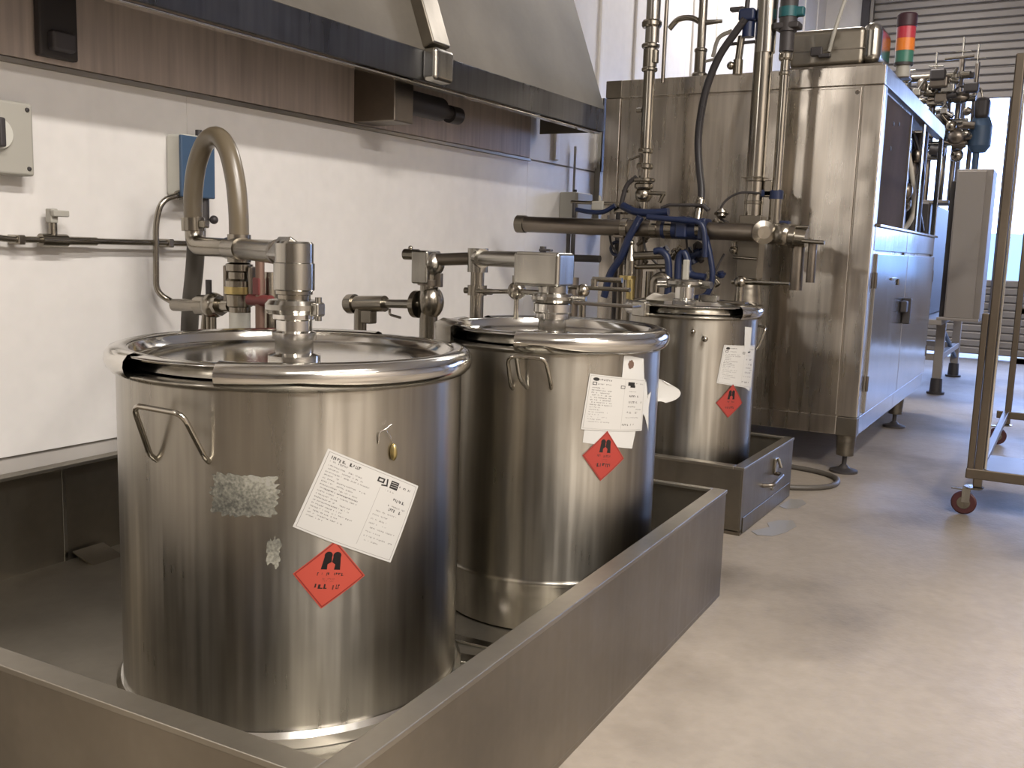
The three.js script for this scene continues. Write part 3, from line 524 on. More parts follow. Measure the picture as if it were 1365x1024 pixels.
{ // middle tank: block, clamp stack, tee arm
  const x = -1.347, z = -2.575, t = thing('lid_pipe_arm', 'steel pipe arm with a square block above the middle tank', 'pipe');
  part('base_flange', at(turned([[0.001, 0.8435], [0.055, 0.8435], [0.055, 0.853], [0.042, 0.856], [0.042, 0.888], [0.001, 0.888]], 36), x, 0, z), M.polished, t);
  part('ferrule', at(turned([[0.03, 0.888], [0.052, 0.89], [0.052, 0.906], [0.058, 0.912], [0.058, 0.935], [0.05, 0.94], [0.03, 0.94]], 36), x, 0, z), M.polished, t);
  part('clamp_band', [at(turned([[0.04, 0.938], [0.062, 0.94], [0.065, 0.948], [0.065, 0.958], [0.06, 0.966], [0.04, 0.97]], 36), x, 0, z), rod(V(x + 0.05, 0.955, z), V(x + 0.11, 0.955, z), 0.008, 10)], M.steel, t);
  part('block', [bx(x - 0.115, x + 0.04, 0.985, 1.088, z - 0.06, z + 0.05, 0.012), rod(V(x - 0.0, 0.96, z), V(x, 0.99, z), 0.045)], M.steel, t, 'square steel block');
  part('knob', [rod(V(x - 0.04, 1.088, z), V(x - 0.04, 1.105, z), 0.010, 10), bx(x - 0.05, x - 0.01, 1.09, 1.098, z - 0.01, z + 0.01, 0.003)], M.iron, t);
  const tee = V(-1.79, 1.058, -2.85), s = V(x - 0.1, 1.062, z - 0.03), el = V(-2.0, 1.045, -2.86);
  part('arm', rod(s, tee, 0.026, 20), M.steel, t);
  part('tee', [rod(V(tee.x, 1.01, tee.z), V(tee.x, 1.092, tee.z), 0.036, 20), rod(tee.clone().lerp(s, 0.11), tee.clone().lerp(s, -0.06), 0.033, 20)], M.steel, t);
  part('arm', rod(tee, el, 0.022, 16), M.darkSteel, t);
  part('leg', rod(V(tee.x, 0.021, tee.z), V(tee.x, 1.02, tee.z), 0.024, 16), M.cast, t);
  part('leg_clamp', [rod(V(tee.x, 0.93, tee.z), V(tee.x, 0.965, tee.z), 0.034, 12), rod(V(tee.x - 0.05, 0.945, tee.z), V(tee.x + 0.06, 0.945, tee.z), 0.011, 10)], M.cast, t);
  part('tie_rod', tube([V(tee.x, 0.945, tee.z + 0.02), V(-1.68, 0.95, -2.80), V(-1.56, 0.958, -2.72)], 0.008, 20, 8), M.cast, t);
  part('tie_valve', [ballG(V(-1.545, 0.962, -2.70), 0.03), rod(V(-1.545, 0.96, -2.7), V(-1.545, 1.01, -2.7), 0.016), rod(V(-1.545, 0.87, -2.70), V(-1.545, 0.95, -2.7), 0.008), rod(V(-1.545, 0.96, -2.70), V(-1.40, 0.962, -2.62), 0.009)], M.cast, t);
  const k = thing('stand_pipe', 'stout upright steel pipe with a side valve between the two bigger tanks', 'pipe');
  part('column', rod(V(el.x, 0.021, el.z), V(el.x, 1.0, el.z), 0.033, 22), M.cast, k);
  part('head', [bx(el.x - 0.05, el.x + 0.02, 0.96, 1.078, el.z - 0.045, el.z + 0.045, 0.008), ballG(V(el.x + 0.012, 1.03, el.z), 0.045)], M.steel, k);
  part('cap', [rod(V(el.x - 0.11, 1.062, el.z), V(el.x - 0.05, 1.062, el.z), 0.020, 12), ballG(V(el.x - 0.085, 1.085, el.z), 0.009)], M.cast, k);
  part('collar', [rod(V(el.x, 0.955, el.z), V(el.x, 0.975, el.z), 0.042, 20), bx(el.x + 0.03, el.x + 0.055, 0.95, 1.0, el.z - 0.01, el.z + 0.01, 0.004)], M.darkSteel, k);
  part('bulge', ballG(V(el.x + 0.01, 0.895, el.z), 0.047, [1, 1.3, 1]), M.cast, k);
  part('side_arm', rod(V(-2.30, 0.874, -2.85), V(el.x, 0.886, el.z), 0.0165, 14), M.steel, k);
  part('flange', along(turned([[0.001, 0], [0.05, 0], [0.05, 0.02], [0.001, 0.02]], 24), V(el.x - 0.06, 0.884, el.z), V(1, 0, 0)), M.cast, k);
  part('valve', [rod(V(-2.37, 0.868, -2.85), V(-2.19, 0.878, -2.85), 0.030, 16), rod(V(-2.36, 0.868, -2.85), V(-2.33, 0.87, -2.85), 0.037, 16)], M.cast, k);
  part('valve_leg', [rod(V(-2.305, 0.021, -2.85), V(-2.305, 0.86, -2.85), 0.024, 14), bx(-2.29, -2.24, 0.80, 0.85, -2.87, -2.83, 0.006)], M.cast, k);
  part('clip', bent([V(-2.16, 0.862, -2.84), V(-2.16, 0.84, -2.84), V(-2.11, 0.832, -2.84)], 0.005, 0.01, 8), M.darkSteel, k);
}
{ // small rail and valves between the middle and narrow tanks
  const t = thing('valve_rail', 'low steel rail with two small valves between the middle and narrow tanks', 'valve');
  part('rail', rod(V(-1.72, 0.955, -3.32), V(-1.40, 0.958, -3.28), 0.008, 10), M.cast, t);
  part('post', rod(V(-1.60, 0.0, -3.3), V(-1.60, 0.955, -3.3), 0.014, 12), M.cast, t);
  part('post', rod(V(-1.70, 0.0, -3.4), V(-1.70, 0.99, -3.4), 0.03, 14), M.darkSteel, t);
  part('valve_body', [ballG(V(-1.60, 0.945, -3.3), 0.026), rod(V(-1.57, 0.99, -3.32), V(-1.45, 0.99, -3.32), 0.010, 10), rod(V(-1.56, 0.955, -3.31), V(-1.56, 0.99, -3.31), 0.012)], M.cast, t);
  part('bracket_plate', bx(-1.60, -1.36, 0.895, 0.905, -3.22, -3.30, 0.003), M.darkSteel, t);
}
{ // narrow tank: clamp neck, cloth and bracket
  const x = -1.445, z = -3.985, t = thing('lid_clamp_neck', 'short clamped steel neck on the lid of the narrow tank', 'pipe fitting');
  part('neck', at(turned([[0.001, 0.8605], [0.052, 0.8605], [0.052, 0.90], [0.042, 0.904], [0.042, 0.955], [0.001, 0.956]], 32), x, 0, z), M.polished, t);
  part('clamp_band', [at(turned([[0.03, 0.952], [0.075, 0.955], [0.08, 0.965], [0.08, 0.978], [0.07, 0.986], [0.001, 0.988]], 32), x, 0, z), rod(V(x - 0.12, 0.965, z + 0.02), V(x - 0.07, 0.968, z), 0.02), rod(V(x + 0.07, 0.966, z), V(x + 0.12, 0.966, z + 0.01), 0.016)], M.steel, t);
  part('lever', bx(x - 0.012, x + 0.012, 0.985, 1.07, z - 0.012, z + 0.012, 0.005), M.boxGrey, t);
  const f = new THREE.SphereGeometry(1, 24, 12, 0, Math.PI * 2, 0, Math.PI / 2); f.scale(0.105, 0.028, 0.06); { const p = f.attributes.position; for (let i = 0; i < p.count; i++) p.setY(i, p.getY(i) * (1 + 0.35 * Math.sin(p.getX(i) * 70) * Math.cos(p.getZ(i) * 55))); f.computeVertexNormals(); }
  single('folded_rag', at(f, -1.565, 0.886, -4.10), M.cloth, 'pale folded rag lying on the lid of the narrow tank', 'rag');
  const b = thing('lid_bracket', 'flat dark steel bracket lying on the lid edge of the narrow tank', 'bracket');
  part('plate', bx(-1.33, -1.21, 0.888, 0.896, -4.09, -4.14, 0.002), M.darkSteel, b);
  part('block', bx(-1.42, -1.335, 0.887, 0.92, -4.09, -4.13, 0.006), M.steel, b);
  const v = thing('lid_valve', 'small steel lever valve standing behind the narrow tank lid', 'valve');
  part('body', [rod(V(-1.36, 0.0, -4.5), V(-1.36, 0.965, -4.5), 0.02, 14), rod(V(-1.40, 0.97, -4.5), V(-1.20, 0.972, -4.5), 0.012, 12), ballG(V(-1.36, 0.97, -4.5), 0.03)], M.cast, v);
  part('lever', rod(V(-1.30, 0.974, -4.49), V(-1.12, 0.974, -4.46), 0.008, 8), M.steel, v);
}

// ---------------------------------------------------------------- pipework in front of the tall cabinet
{
  const t = thing('cross_pipe', 'thick horizontal steel pipe with an open end running in front of the tall cabinet', 'pipe');
  part('pipe', [rod(V(-2.62, 1.225, -4.6), V(-1.14, 1.202, -4.6), 0.042, 32)], M.darkSteel, t);
  part('open_end', along(turned([[0.034, 0.0], [0.047, 0.0], [0.047, 0.05], [0.043, 0.05]], 32), V(-2.64, 1.2253, -4.6), V(1, -0.0155, 0)), M.worn, t);
  part('bore_shade', along(new THREE.CylinderGeometry(0.034, 0.034, 0.02, 24), V(-2.622, 1.225, -4.6), V(1, -0.0155, 0)), M.hole, t);  // solid near-black disc: painted shade in the pipe mouth
  for (const [x, r] of [[-2.02, 0.05], [-1.86, 0.047], [-1.78, 0.05], [-1.62, 0.05]]) part('collar', rod(V(x, 1.215, -4.6), V(x + 0.035, 1.2145, -4.6), r, 28), M.cast, t);
  part('blue_sleeve', [rod(V(-1.80, 1.2135, -4.6), V(-1.585, 1.2103, -4.6), 0.0475, 24), bx(-1.72, -1.66, 1.17, 1.275, -4.65, -4.545, 0.012), bx(-1.605, -1.565, 1.16, 1.268, -4.652, -4.548, 0.012)], M.blue, t, 'dark blue valve sleeve');
  part('support', [rod(V(-2.03, 0, -4.62), V(-2.03, 1.18, -4.62), 0.014, 12), bx(-2.06, -2.0, 1.165, 1.18, -4.65, -4.57, 0.003)], M.darkSteel, t);
}
function riser(name, label, x, z, y0, y1, r, rings, mat, extra) {
  const t = thing(name, label, 'pipe');
  part('pipe', rod(V(x, y0, z), V(x, y1, z), r, 28), mat, t);
  for (const [y, k, h] of rings) part('flange', at(turned([[r * 0.9, 0], [r * k * 0.9, 0], [r * k, h * 0.25], [r * k, h * 0.75], [r * k * 0.9, h], [r * 0.9, h]], 28), x, y, z), M.cast, t);
  if (extra) extra(t, x, z);
  return t;
}
riser('riser_pipe', 'slim steel riser with stacked flanges rising past the left of the tall cabinet', -1.978, -4.75, 1.42, 3.6, 0.029, [[2.225, 1.75, 0.035], [2.125, 1.6, 0.022], [2.01, 1.4, 0.02], [1.60, 1.35, 0.025], [1.52, 1.5, 0.03], [1.455, 2.0, 0.02], [1.42, 1.7, 0.03]], M.pipe, (t, x, z) => {
  part('thick_section', rod(V(x + 0.005, 2.14, z), V(x + 0.005, 3.6, z), 0.036, 26), M.polished, t);
  part('coupling', [rod(V(x, 2.03, z), V(x, 2.12, z), 0.036, 20), rod(V(x + 0.03, 2.05, z + 0.01), V(x + 0.03, 2.11, z + 0.01), 0.02)], M.cast, t);
  part('side_tube', bent([V(x + 0.075, 1.95, z), V(x + 0.075, 2.24, z), V(x + 0.075, 3.5, z - 0.02)], 0.010, 0.03), M.darkSteel, t);
  part('sensor', [rod(V(x, 1.60, z), V(x - 0.09, 1.57, z), 0.006, 8), rod(V(x - 0.09, 1.57, z), V(x - 0.10, 1.41, z), 0.006, 8), rod(V(x - 0.12, 1.41, z), V(x - 0.085, 1.41, z), 0.008, 8)], M.cast, t);
  part('sensor', [rod(V(x - 0.03, 1.82, z), V(x - 0.06, 1.82, z), 0.012, 10)], M.cast, t);
  part('valve', [ballG(V(x, 1.39, z), 0.045), rod(V(x, 1.25, z), V(x, 1.42, z), 0.026, 16), rod(V(x + 0.02, 1.40, z + 0.02), V(x + 0.13, 1.395, z + 0.02), 0.010, 8), rod(V(x + 0.12, 1.395, z + 0.02), V(x + 0.10, 1.35, z + 0.02), 0.010, 8)], M.cast, t);
  part('valve_lever', tube([V(x - 0.03, 1.48, z + 0.03), V(x - 0.08, 1.44, z + 0.03), V(x - 0.10, 1.38, z + 0.03), V(x - 0.11, 1.32, z + 0.03)], 0.013, 20, 8), M.iron, t);
  part('foot', [rod(V(x, 1.2, z), V(x, 1.28, z), 0.03), rod(V(x, 0, z), V(x, 1.2, z), 0.018)], M.darkSteel, t);
});
riser('riser_pipe', 'thick bright steel riser standing on a square column before the tall cabinet', -1.394, -4.75, 1.28, 3.6, 0.045, [[1.45, 1.06, 0.03], [1.34, 1.04, 0.025]], M.pipe, (t, x, z) => {
  part('upper_section', rod(V(x + 0.004, 2.06, z), V(x + 0.004, 3.6, z), 0.049, 30), M.polished, t, 'brighter polished upper section');
  part('square_column', [bx(x - 0.055, x + 0.055, 0.98, 1.29, z - 0.05, z + 0.05, 0.006)], M.worn, t);
  part('taper', at(new THREE.CylinderGeometry(0.05, 0.07, 0.14, 20), x, 0.915, z), M.worn, t);
  part('leg', rod(V(x, 0, z), V(x, 0.85, z), 0.06, 18), M.darkSteel, t);
  part('small_tap', [rod(V(x - 0.07, 1.10, z + 0.05), V(x - 0.07, 1.16, z + 0.05), 0.012), ballG(V(x - 0.07, 1.12, z + 0.05), 0.022), rod(V(x - 0.07, 1.085, z + 0.055), V(x + 0.05, 1.08, z + 0.055), 0.007, 8)], M.cast, t);
  part('cable', tube([V(x + 0.05, 1.395, z + 0.06), V(x - 0.06, 1.395, z + 0.06), V(x - 0.13, 1.35, z + 0.06), V(x - 0.15, 1.28, z + 0.06), V(x - 0.1, 1.25, z + 0.06)], 0.006, 30, 8), M.iron, t);
  part('clip', [bx(x - 0.055, x + 0.055, 1.47, 1.474, z - 0.055, z + 0.055, 0.002), bx(x + 0.05, x + 0.09, 1.38, 1.46, z - 0.02, z + 0.02, 0.006)], M.cast, t);
});
riser('riser_pipe', 'thin steel riser with a dark valve block and blue collar right of the thick riser', -1.286, -4.75, 1.25, 2.03, 0.022, [[2.02, 1.5, 0.035], [1.95, 1.25, 0.02]], M.pipe, (t, x, z) => {
  part('valve_block', [rod(V(x, 2.06, z), V(x, 2.16, z), 0.034), rod(V(x, 2.15, z), V(x, 2.40, z), 0.042), bx(x - 0.06, x + 0.06, 2.16, 2.19, z - 0.04, z + 0.04, 0.008), rod(V(x, 2.4, z), V(x, 3.6, z), 0.03)], M.iron, t, 'black valve block');
  part('valve_band', [rod(V(x, 2.215, z), V(x, 2.26, z), 0.046), bx(x + 0.03, x + 0.075, 2.215, 2.26, z - 0.02, z + 0.02, 0.01)], M.teal, t, 'dark teal band');
  part('collar', [rod(V(x, 1.37, z), V(x, 1.41, z), 0.034), bx(x - 0.09, x + 0.03, 1.38, 1.415, z - 0.02, z + 0.02, 0.008)], M.blue, t, 'blue collar');
  part('coupling', [rod(V(x, 1.26, z), V(x, 1.37, z), 0.03), rod(V(x, 1.25, z), V(x, 1.27, z), 0.04)], M.cast, t);
});
riser('riser_pipe', 'short steel riser with cross arms standing on top of the tall cabinet', -1.89, -5.25, 2.031, 3.6, 0.024, [[2.05, 1.8, 0.03], [2.19, 1.5, 0.02]], M.pipe, (t, x, z) => {
  part('cross_arm', [tube([V(x, 2.34, z), V(x - 0.06, 2.375, z), V(x - 0.14, 2.375, z), V(x - 0.19, 2.33, z)], 0.016, 20, 10), rod(V(x, 2.345, z), V(x + 0.11, 2.345, z), 0.016, 10, 0.01)], M.cast, t);
  part('lower_section', rod(V(x, 2.05, z), V(x, 2.2, z), 0.032), M.cast, t);
  part('tap', [rod(V(x + 0.03, 2.14, z), V(x + 0.09, 2.15, z), 0.008), rod(V(x + 0.085, 2.06, z), V(x + 0.085, 2.16, z), 0.008), tube([V(x + 0.07, 2.16, z), V(x + 0.10, 2.26, z), V(x + 0.17, 2.29, z)], 0.012, 16, 8)], M.boxGrey, t);
});
{
  const t = thing('hose_valve', 'dark blue valve with a black lever feeding the long black hose', 'valve');
  part('body', [rod(V(-1.475, 2.14, -4.75), V(-1.475, 2.24, -4.75), 0.03), bx(-1.52, -1.44, 2.21, 2.27, -4.79, -4.71, 0.014)], M.blue, t, 'dark blue valve body');
  part('lever', [bx(-1.57, -1.50, 2.265, 2.285, -4.77, -4.73, 0.006), rod(V(-1.49, 2.27, -4.75), V(-1.475, 2.6, -4.75), 0.012)], M.iron, t);
  part('stem', [rod(V(-1.52, 2.03, -4.76), V(-1.51, 2.15, -4.76), 0.018), rod(V(-1.52, 1.97, -4.76), V(-1.52, 2.04, -4.76), 0.024), ballG(V(-1.555, 2.015, -4.76), 0.02)], M.cast, t);
  part('cross_bar', rod(V(-1.58, 2.115, -4.755), V(-1.40, 2.12, -4.755), 0.008), M.iron, t);
  single('black_hose', tube([V(-1.485, 2.22, -4.72), V(-1.53, 2.16, -4.72), V(-1.60, 2.06, -4.72), V(-1.655, 1.92, -4.72), V(-1.68, 1.78, -4.72), V(-1.686, 1.65, -4.72), V(-1.672, 1.52, -4.72), V(-1.655, 1.42, -4.72), V(-1.648, 1.32, -4.71)], 0.019, 80, 14), M.rubber, 'long curved black rubber hose hanging in front of the tall cabinet', 'hose');
  const f = thing('hose_coupling', 'pale steel coupling joining the black hose to the cross pipe', 'pipe fitting');
  part('body', [rod(V(-1.647, 1.25, -4.66), V(-1.647, 1.36, -4.70), 0.024), ballG(V(-1.65, 1.365, -4.69), 0.016)], M.cast, f);
  part('lever', [rod(V(-1.62, 1.335, -4.66), V(-1.80, 1.335, -4.66), 0.008), rod(V(-1.80, 1.335, -4.66), V(-1.84, 1.32, -4.66), 0.008), rod(V(-1.62, 1.335, -4.66), V(-1.59, 1.31, -4.66), 0.012)], M.iron, f);
  const w = thing('side_valve', 'steel three way valve at the right end of the cross pipe', 'valve');
  part('disc', along(turned([[0.001, 0], [0.05, 0], [0.055, 0.01], [0.055, 0.03], [0.03, 0.04], [0.001, 0.04]], 28), V(-1.29, 1.205, -4.56), V(0.6, 0, 1)), M.cast, w);
  part('body', [rod(V(-1.28, 1.20, -4.6), V(-1.09, 1.185, -4.6), 0.045, 24), ballG(V(-1.2, 1.2, -4.6), 0.058)], M.cast, w);
  part('clamp_band', [rod(V(-1.165, 1.192, -4.6), V(-1.14, 1.19, -4.6), 0.056), rod(V(-1.15, 1.235, -4.58), V(-1.08, 1.235, -4.58), 0.007), rod(V(-1.1, 1.17, -4.56), V(-1.0, 1.165, -4.56), 0.010)], M.cast, w);
  part('outlet', [rod(V(-1.13, 0.94, -4.62), V(-1.13, 1.18, -4.62), 0.03), rod(V(-1.06, 0.98, -4.6), V(-1.06, 1.16, -4.6), 0.02)], M.darkSteel, w);
  part('key', bx(-1.22, -1.17, 1.24, 1.262, -4.62, -4.58, 0.006), M.blue, w, 'dark blue key');
}
// tangle of blue hoses and small valves behind the narrow tank
{
  const runs = [
    ['blue hose clipped along the right half of the cross pipe', [[-1.86, 1.27, -4.53], [-1.76, 1.262, -4.53], [-1.66, 1.255, -4.53], [-1.58, 1.24, -4.53], [-1.555, 1.16, -4.53], [-1.55, 1.08, -4.53]], 0.018],
    ['blue hose hooked over behind the clamped neck', [[-1.80, 1.10, -4.50], [-1.77, 1.105, -4.50], [-1.735, 1.08, -4.50], [-1.72, 1.0, -4.50], [-1.72, 0.88, -4.50]], 0.022],
    ['blue hose curling right from the clamped neck', [[-1.67, 0.86, -4.52], [-1.68, 1.0, -4.52], [-1.675, 1.085, -4.52], [-1.655, 1.10, -4.52], [-1.635, 1.06, -4.52], [-1.62, 1.0, -4.52], [-1.54, 0.985, -4.52]], 0.022],
    ['dark blue hose sweeping down to the left behind the narrow tank', [[-1.90, 1.27, -4.54], [-1.955, 1.17, -4.54], [-2.0, 1.06, -4.54], [-2.05, 0.98, -4.54], [-2.08, 0.86, -4.54]], 0.024],
    ['short dark blue hose across the riser valve', [[-2.06, 1.33, -4.68], [-1.98, 1.30, -4.66], [-1.88, 1.295, -4.66], [-1.80, 1.30, -4.66]], 0.026],
    ['thin blue hose beside the junction box', [[-2.36, 1.312, -4.74], [-2.28, 1.30, -4.74], [-2.2, 1.30, -4.74], [-2.13, 1.335, -4.74]], 0.016],
    ['looped dark blue hose right of the clamped neck', [[-1.56, 1.18, -4.55], [-1.53, 1.08, -4.55], [-1.515, 0.98, -4.55], [-1.54, 0.90, -4.55], [-1.60, 0.88, -4.55]], 0.018],
  ];
  runs.forEach(([label, pts, r], i) => single('blue_hose', tube(pts.map((p) => V(...p)), r * 0.8, 40, 10), M.blue, label, 'hose', 'blue hoses behind the narrow tank'));
  const t = thing('lower_manifold', 'grimy steel manifold of short pipes behind the narrow tank', 'pipe');
  part('pipe', rod(V(-1.93, 1.075, -4.56), V(-1.77, 1.085, -4.56), 0.022), M.cast, t);
  part('pipe', rod(V(-1.93, 1.02, -4.57), V(-1.74, 1.03, -4.57), 0.013), M.cast, t);
  part('column', [rod(V(-1.95, 0, -4.56), V(-1.95, 1.05, -4.56), 0.03), rod(V(-1.95, 1.05, -4.56), V(-1.95, 1.13, -4.56), 0.032, 16, 0.014), ballG(V(-1.95, 1.14, -4.56), 0.016)], M.cast, t);
  part('column', rod(V(-1.86, 0, -4.6), V(-1.86, 1.0, -4.6), 0.02), M.cast, t);
  part('ring_nut', [rod(V(-1.96, 0.955, -4.55), V(-1.96, 0.975, -4.55), 0.045), rod(V(-1.935, 0.86, -4.54), V(-1.935, 0.96, -4.54), 0.022)], M.brass, t, 'dull brass nut');
  part('elbow', bent([V(-1.79, 0.90, -4.5), V(-1.79, 0.97, -4.5), V(-1.73, 0.985, -4.5), V(-1.71, 0.93, -4.5)], 0.026, 0.04), M.cast, t);
  part('wheel', along(new THREE.TorusGeometry(0.035, 0.009, 8, 20), V(-2.10, 1.11, -4.72), V(0, 1, 0)), M.blue, t, 'small blue handwheel');
  part('drop', rod(V(-2.12, 0, -4.76), V(-2.12, 1.30, -4.76), 0.012), M.iron, t);
  seedState = 9182;
  for (let k = 0; k < 22; k++) { const x = -2.08 + rnd() * 0.58, y = 0.96 + rnd() * 0.36, z = -4.66 - rnd() * 0.16, r = 0.010 + rnd() * 0.014, d = V((rnd() - 0.5) * 0.16, (rnd() - 0.5) * 0.16, 0.01); part('small_fitting', [rod(V(x, y, z), V(x, y, z).add(d), r, 10), rod(V(x, y, z).addScaledVector(d, 0.35), V(x, y, z).addScaledVector(d, 0.6), r * 1.6, 6)], [M.cast, M.iron, M.darkSteel, M.blue][k % 4], t); }
  for (const p of [[[-1.95, 1.30, -4.66], [-1.90, 1.10, -4.64], [-1.82, 1.0, -4.66], [-1.84, 0.9, -4.66]], [[-1.70, 1.18, -4.66], [-1.66, 1.02, -4.65], [-1.58, 0.96, -4.66], [-1.50, 1.1, -4.67]], [[-2.14, 1.28, -4.68], [-2.10, 1.12, -4.66], [-2.02, 1.05, -4.66]]]) part('cable', tube(p.map((q) => V(...q)), 0.006, 24, 6), M.iron, t);
  const s = thing('sample_valves', 'row of small steel sample valves left of the cross pipe', 'valve');
  part('pipe', rod(V(-2.42, 1.355, -4.80), V(-2.14, 1.345, -4.80), 0.010), M.cast, s);
  part('valve', [bx(-2.29, -2.22, 1.31, 1.36, -4.82, -4.78, 0.008), rod(V(-2.25, 1.36, -4.8), V(-2.25, 1.39, -4.8), 0.008)], M.boxGrey, s);
  part('valve', [bx(-2.16, -2.08, 1.29, 1.34, -4.82, -4.77, 0.012), ballG(V(-2.06, 1.32, -4.78), 0.022)], M.cast, s);
  part('stem', rod(V(-2.40, 0, -4.80), V(-2.40, 1.35, -4.80), 0.012), M.iron, s);
  part('stem', [rod(V(-2.55, 1.05, -4.9), V(-2.28, 1.05, -4.9), 0.02), rod(V(-2.48, 0, -4.9), V(-2.48, 1.2, -4.9), 0.012)], M.iron, s);
}

// ---------------------------------------------------------------- tall cabinet
{
  const L = -2.355, R = -0.88, F = -5.05, B = -7.48, t = thing('machine_cabinet', 'tall brushed stainless machine cabinet on levelling feet with blue lit side doors', 'cabinet');
  part('inner_body', [bx(L + 0.012, R - 0.014, 0.21, 1.262, B + 0.01, F - 0.016, 0.004), bx(L + 0.012, R - 0.03, 1.262, 1.96, -6.13, F - 0.016, 0.004)], M.panel, t);
  part('top_band', bx(L, R, 1.938, 2.03, F - 0.05, F, 0.004), M.panel, t);
  part('top_corner', bx(L - 0.002, L + 0.093, 1.937, 2.031, F - 0.052, F + 0.002, 0.004), M.worn, t);
  part('top_side_band', bx(R - 0.05, R, 1.938, 2.03, B, F - 0.05, 0.004), M.worn, t);
  part('top_plate', bx(L, R - 0.05, 2.005, 2.03, B, F - 0.05, 0.003), M.worn, t);
  part('corner_post', bx(R - 0.098, R, 0.296, 1.936, F - 0.06, F, 0.006), M.panel, t);
  part('corner_post', bx(L, L + 0.09, 0.296, 1.936, F - 0.06, F, 0.006), M.panel, t);
  const fp = part('front_panel', bx(L + 0.096, R - 0.105, 0.303, 1.926, F - 0.014, F - 0.003, 0.003), M.panel, t);
  part('screw', along(turned([[0.001, 0], [0.011, 0], [0.009, 0.004], [0.001, 0.005]], 14), V(R - 0.125, 1.905, F - 0.003), V(0, 0, 1)), M.darkSteel, fp);
  part('bottom_rail', bx(L, R - 0.1, 0.2, 0.294, F - 0.06, F, 0.004), M.panel, t);
  part('bottom_corner', bx(R - 0.1, R + 0.001, 0.198, 0.294, F - 0.06, F + 0.001, 0.004), M.worn, t);
  part('side_rail', bx(R - 0.05, R, 0.2, 0.294, -6.18, F - 0.06, 0.003), M.doorPanel, t);
  part('side_rail', bx(R - 0.05, R, 0.2, 0.294, B, -6.184, 0.003), M.doorPanel, t);
  // side: two doors, the row above them, the upper plate and the glazed bay
  part('side_post', bx(R - 0.03, R, 0.296, 1.26, F - 0.12, F - 0.06, 0.003), M.panel, t);
  part('side_stile', bx(R - 0.03, R - 0.004, 0.296, 1.26, -6.215, -6.165, 0.002), M.darkSteel, t);
  const doors = [[-5.175, -6.185], [-6.20, -7.45]];
  doors.forEach(([z0, z1], i) => {
    const d = part('door', bx(R - 0.006, R + 0.014, 0.305, 1.125, z1, z0, 0.004), M.doorPanel, t);
    part('hinge', rod(V(R + 0.012, 0.42, i ? z1 : z0), V(R + 0.012, 0.5, i ? z1 : z0), 0.008, 8), M.darkSteel, d);
    part('hinge', rod(V(R + 0.012, 0.95, i ? z1 : z0), V(R + 0.012, 1.03, i ? z1 : z0), 0.008, 8), M.darkSteel, d);
    if (!i) { part('handle', [bx(R + 0.014, R + 0.05, 0.79, 0.86, z1 + 0.06, z1 + 0.14, 0.01), bx(R + 0.014, R + 0.06, 0.72, 0.875, z1 + 0.0, z1 + 0.04, 0.008)], M.iron, d, 'black handle'); part('latch', [bx(R + 0.014, R + 0.024, 0.985, 1.0, -5.78, -5.62, 0.003), rod(V(R + 0.02, 0.99, -5.86), V(R + 0.02, 0.955, -5.86), 0.006)], M.cast, d); }
    part('upper_panel', bx(R - 0.012, R + 0.002, 1.14, 1.258, z1, z0 + (i ? 0 : 0.05), 0.003), M.doorPanel, t);
  });
  part('ledge', bx(R - 0.05, R + 0.02, 1.259, 1.272, B, F - 0.10, 0.003), M.steel, t);
  part('side_post', bx(R - 0.03, R, 1.272, 1.936, F - 0.10, F - 0.06, 0.003), M.worn, t);
  const sp = part('side_plate', bx(R - 0.045, R - 0.028, 1.275, 1.93, -6.13, F - 0.10, 0.004), M.plate, t, 'plain grey inset plate');
  for (const [y, z] of [[1.83, -5.72], [1.81, -5.55], [1.68, -5.52]]) part('screw', along(turned([[0.001, 0], [0.013, 0], [0.010, 0.005], [0.001, 0.006]], 12), V(R - 0.028, y, z), V(1, 0, 0)), M.iron, sp);
  part('side_edge', bx(R - 0.03, R - 0.02, 1.275, 1.93, -6.15, -6.13, 0.002), M.worn, t);
  part('rear_post', bx(R - 0.03, R, 0.296, 1.94, B, B + 0.03, 0.003), M.steel, t);
  part('rear_post', bx(L, L + 0.05, 0.296, 2.0, B, B + 0.05, 0.003), M.worn, t);
  part('bay_dark_sheet', bx(-1.62, -1.60, 1.272, 1.94, B + 0.05, -6.13, 0.002), M.iron, t);  // near-black sheet added to darken the inside of the open bay
  part('bay_strut', bx(R - 0.02, R - 0.008, 1.275, 1.935, -6.62, -6.56, 0.003), M.steel, t);
  // what shows behind the window
  seedState = 777;
  for (const [x, z, r, y1, m] of [[-0.97, -6.38, 0.035, 1.9, M.iron], [-1.05, -6.75, 0.07, 1.86, M.iron], [-0.97, -7.02, 0.05, 1.93, M.iron], [-1.3, -6.5, 0.06, 1.9, M.darkSteel], [-1.02, -7.3, 0.045, 1.93, M.iron], [-1.45, -7.0, 0.1, 1.8, M.iron], [-1.2, -7.2, 0.06, 1.9, M.iron]]) part('inner_pipe', rod(V(x, 1.262, z), V(x, y1, z), r, 14), m, t);
  for (let k = 0; k < 12; k++) { const x = -0.93 - rnd() * 0.12, y = 1.32 + rnd() * 0.55, z = -6.3 - rnd() * 1.0; part('inner_fitting', [ballG(V(x, y, z), 0.025 + rnd() * 0.025, [1, 1.4, 1]), rod(V(x, y, z), V(x - 0.1, y + (rnd() - 0.5) * 0.2, z - 0.08), 0.012, 8)], [M.iron, M.cast, M.darkSteel][k % 3], t); }
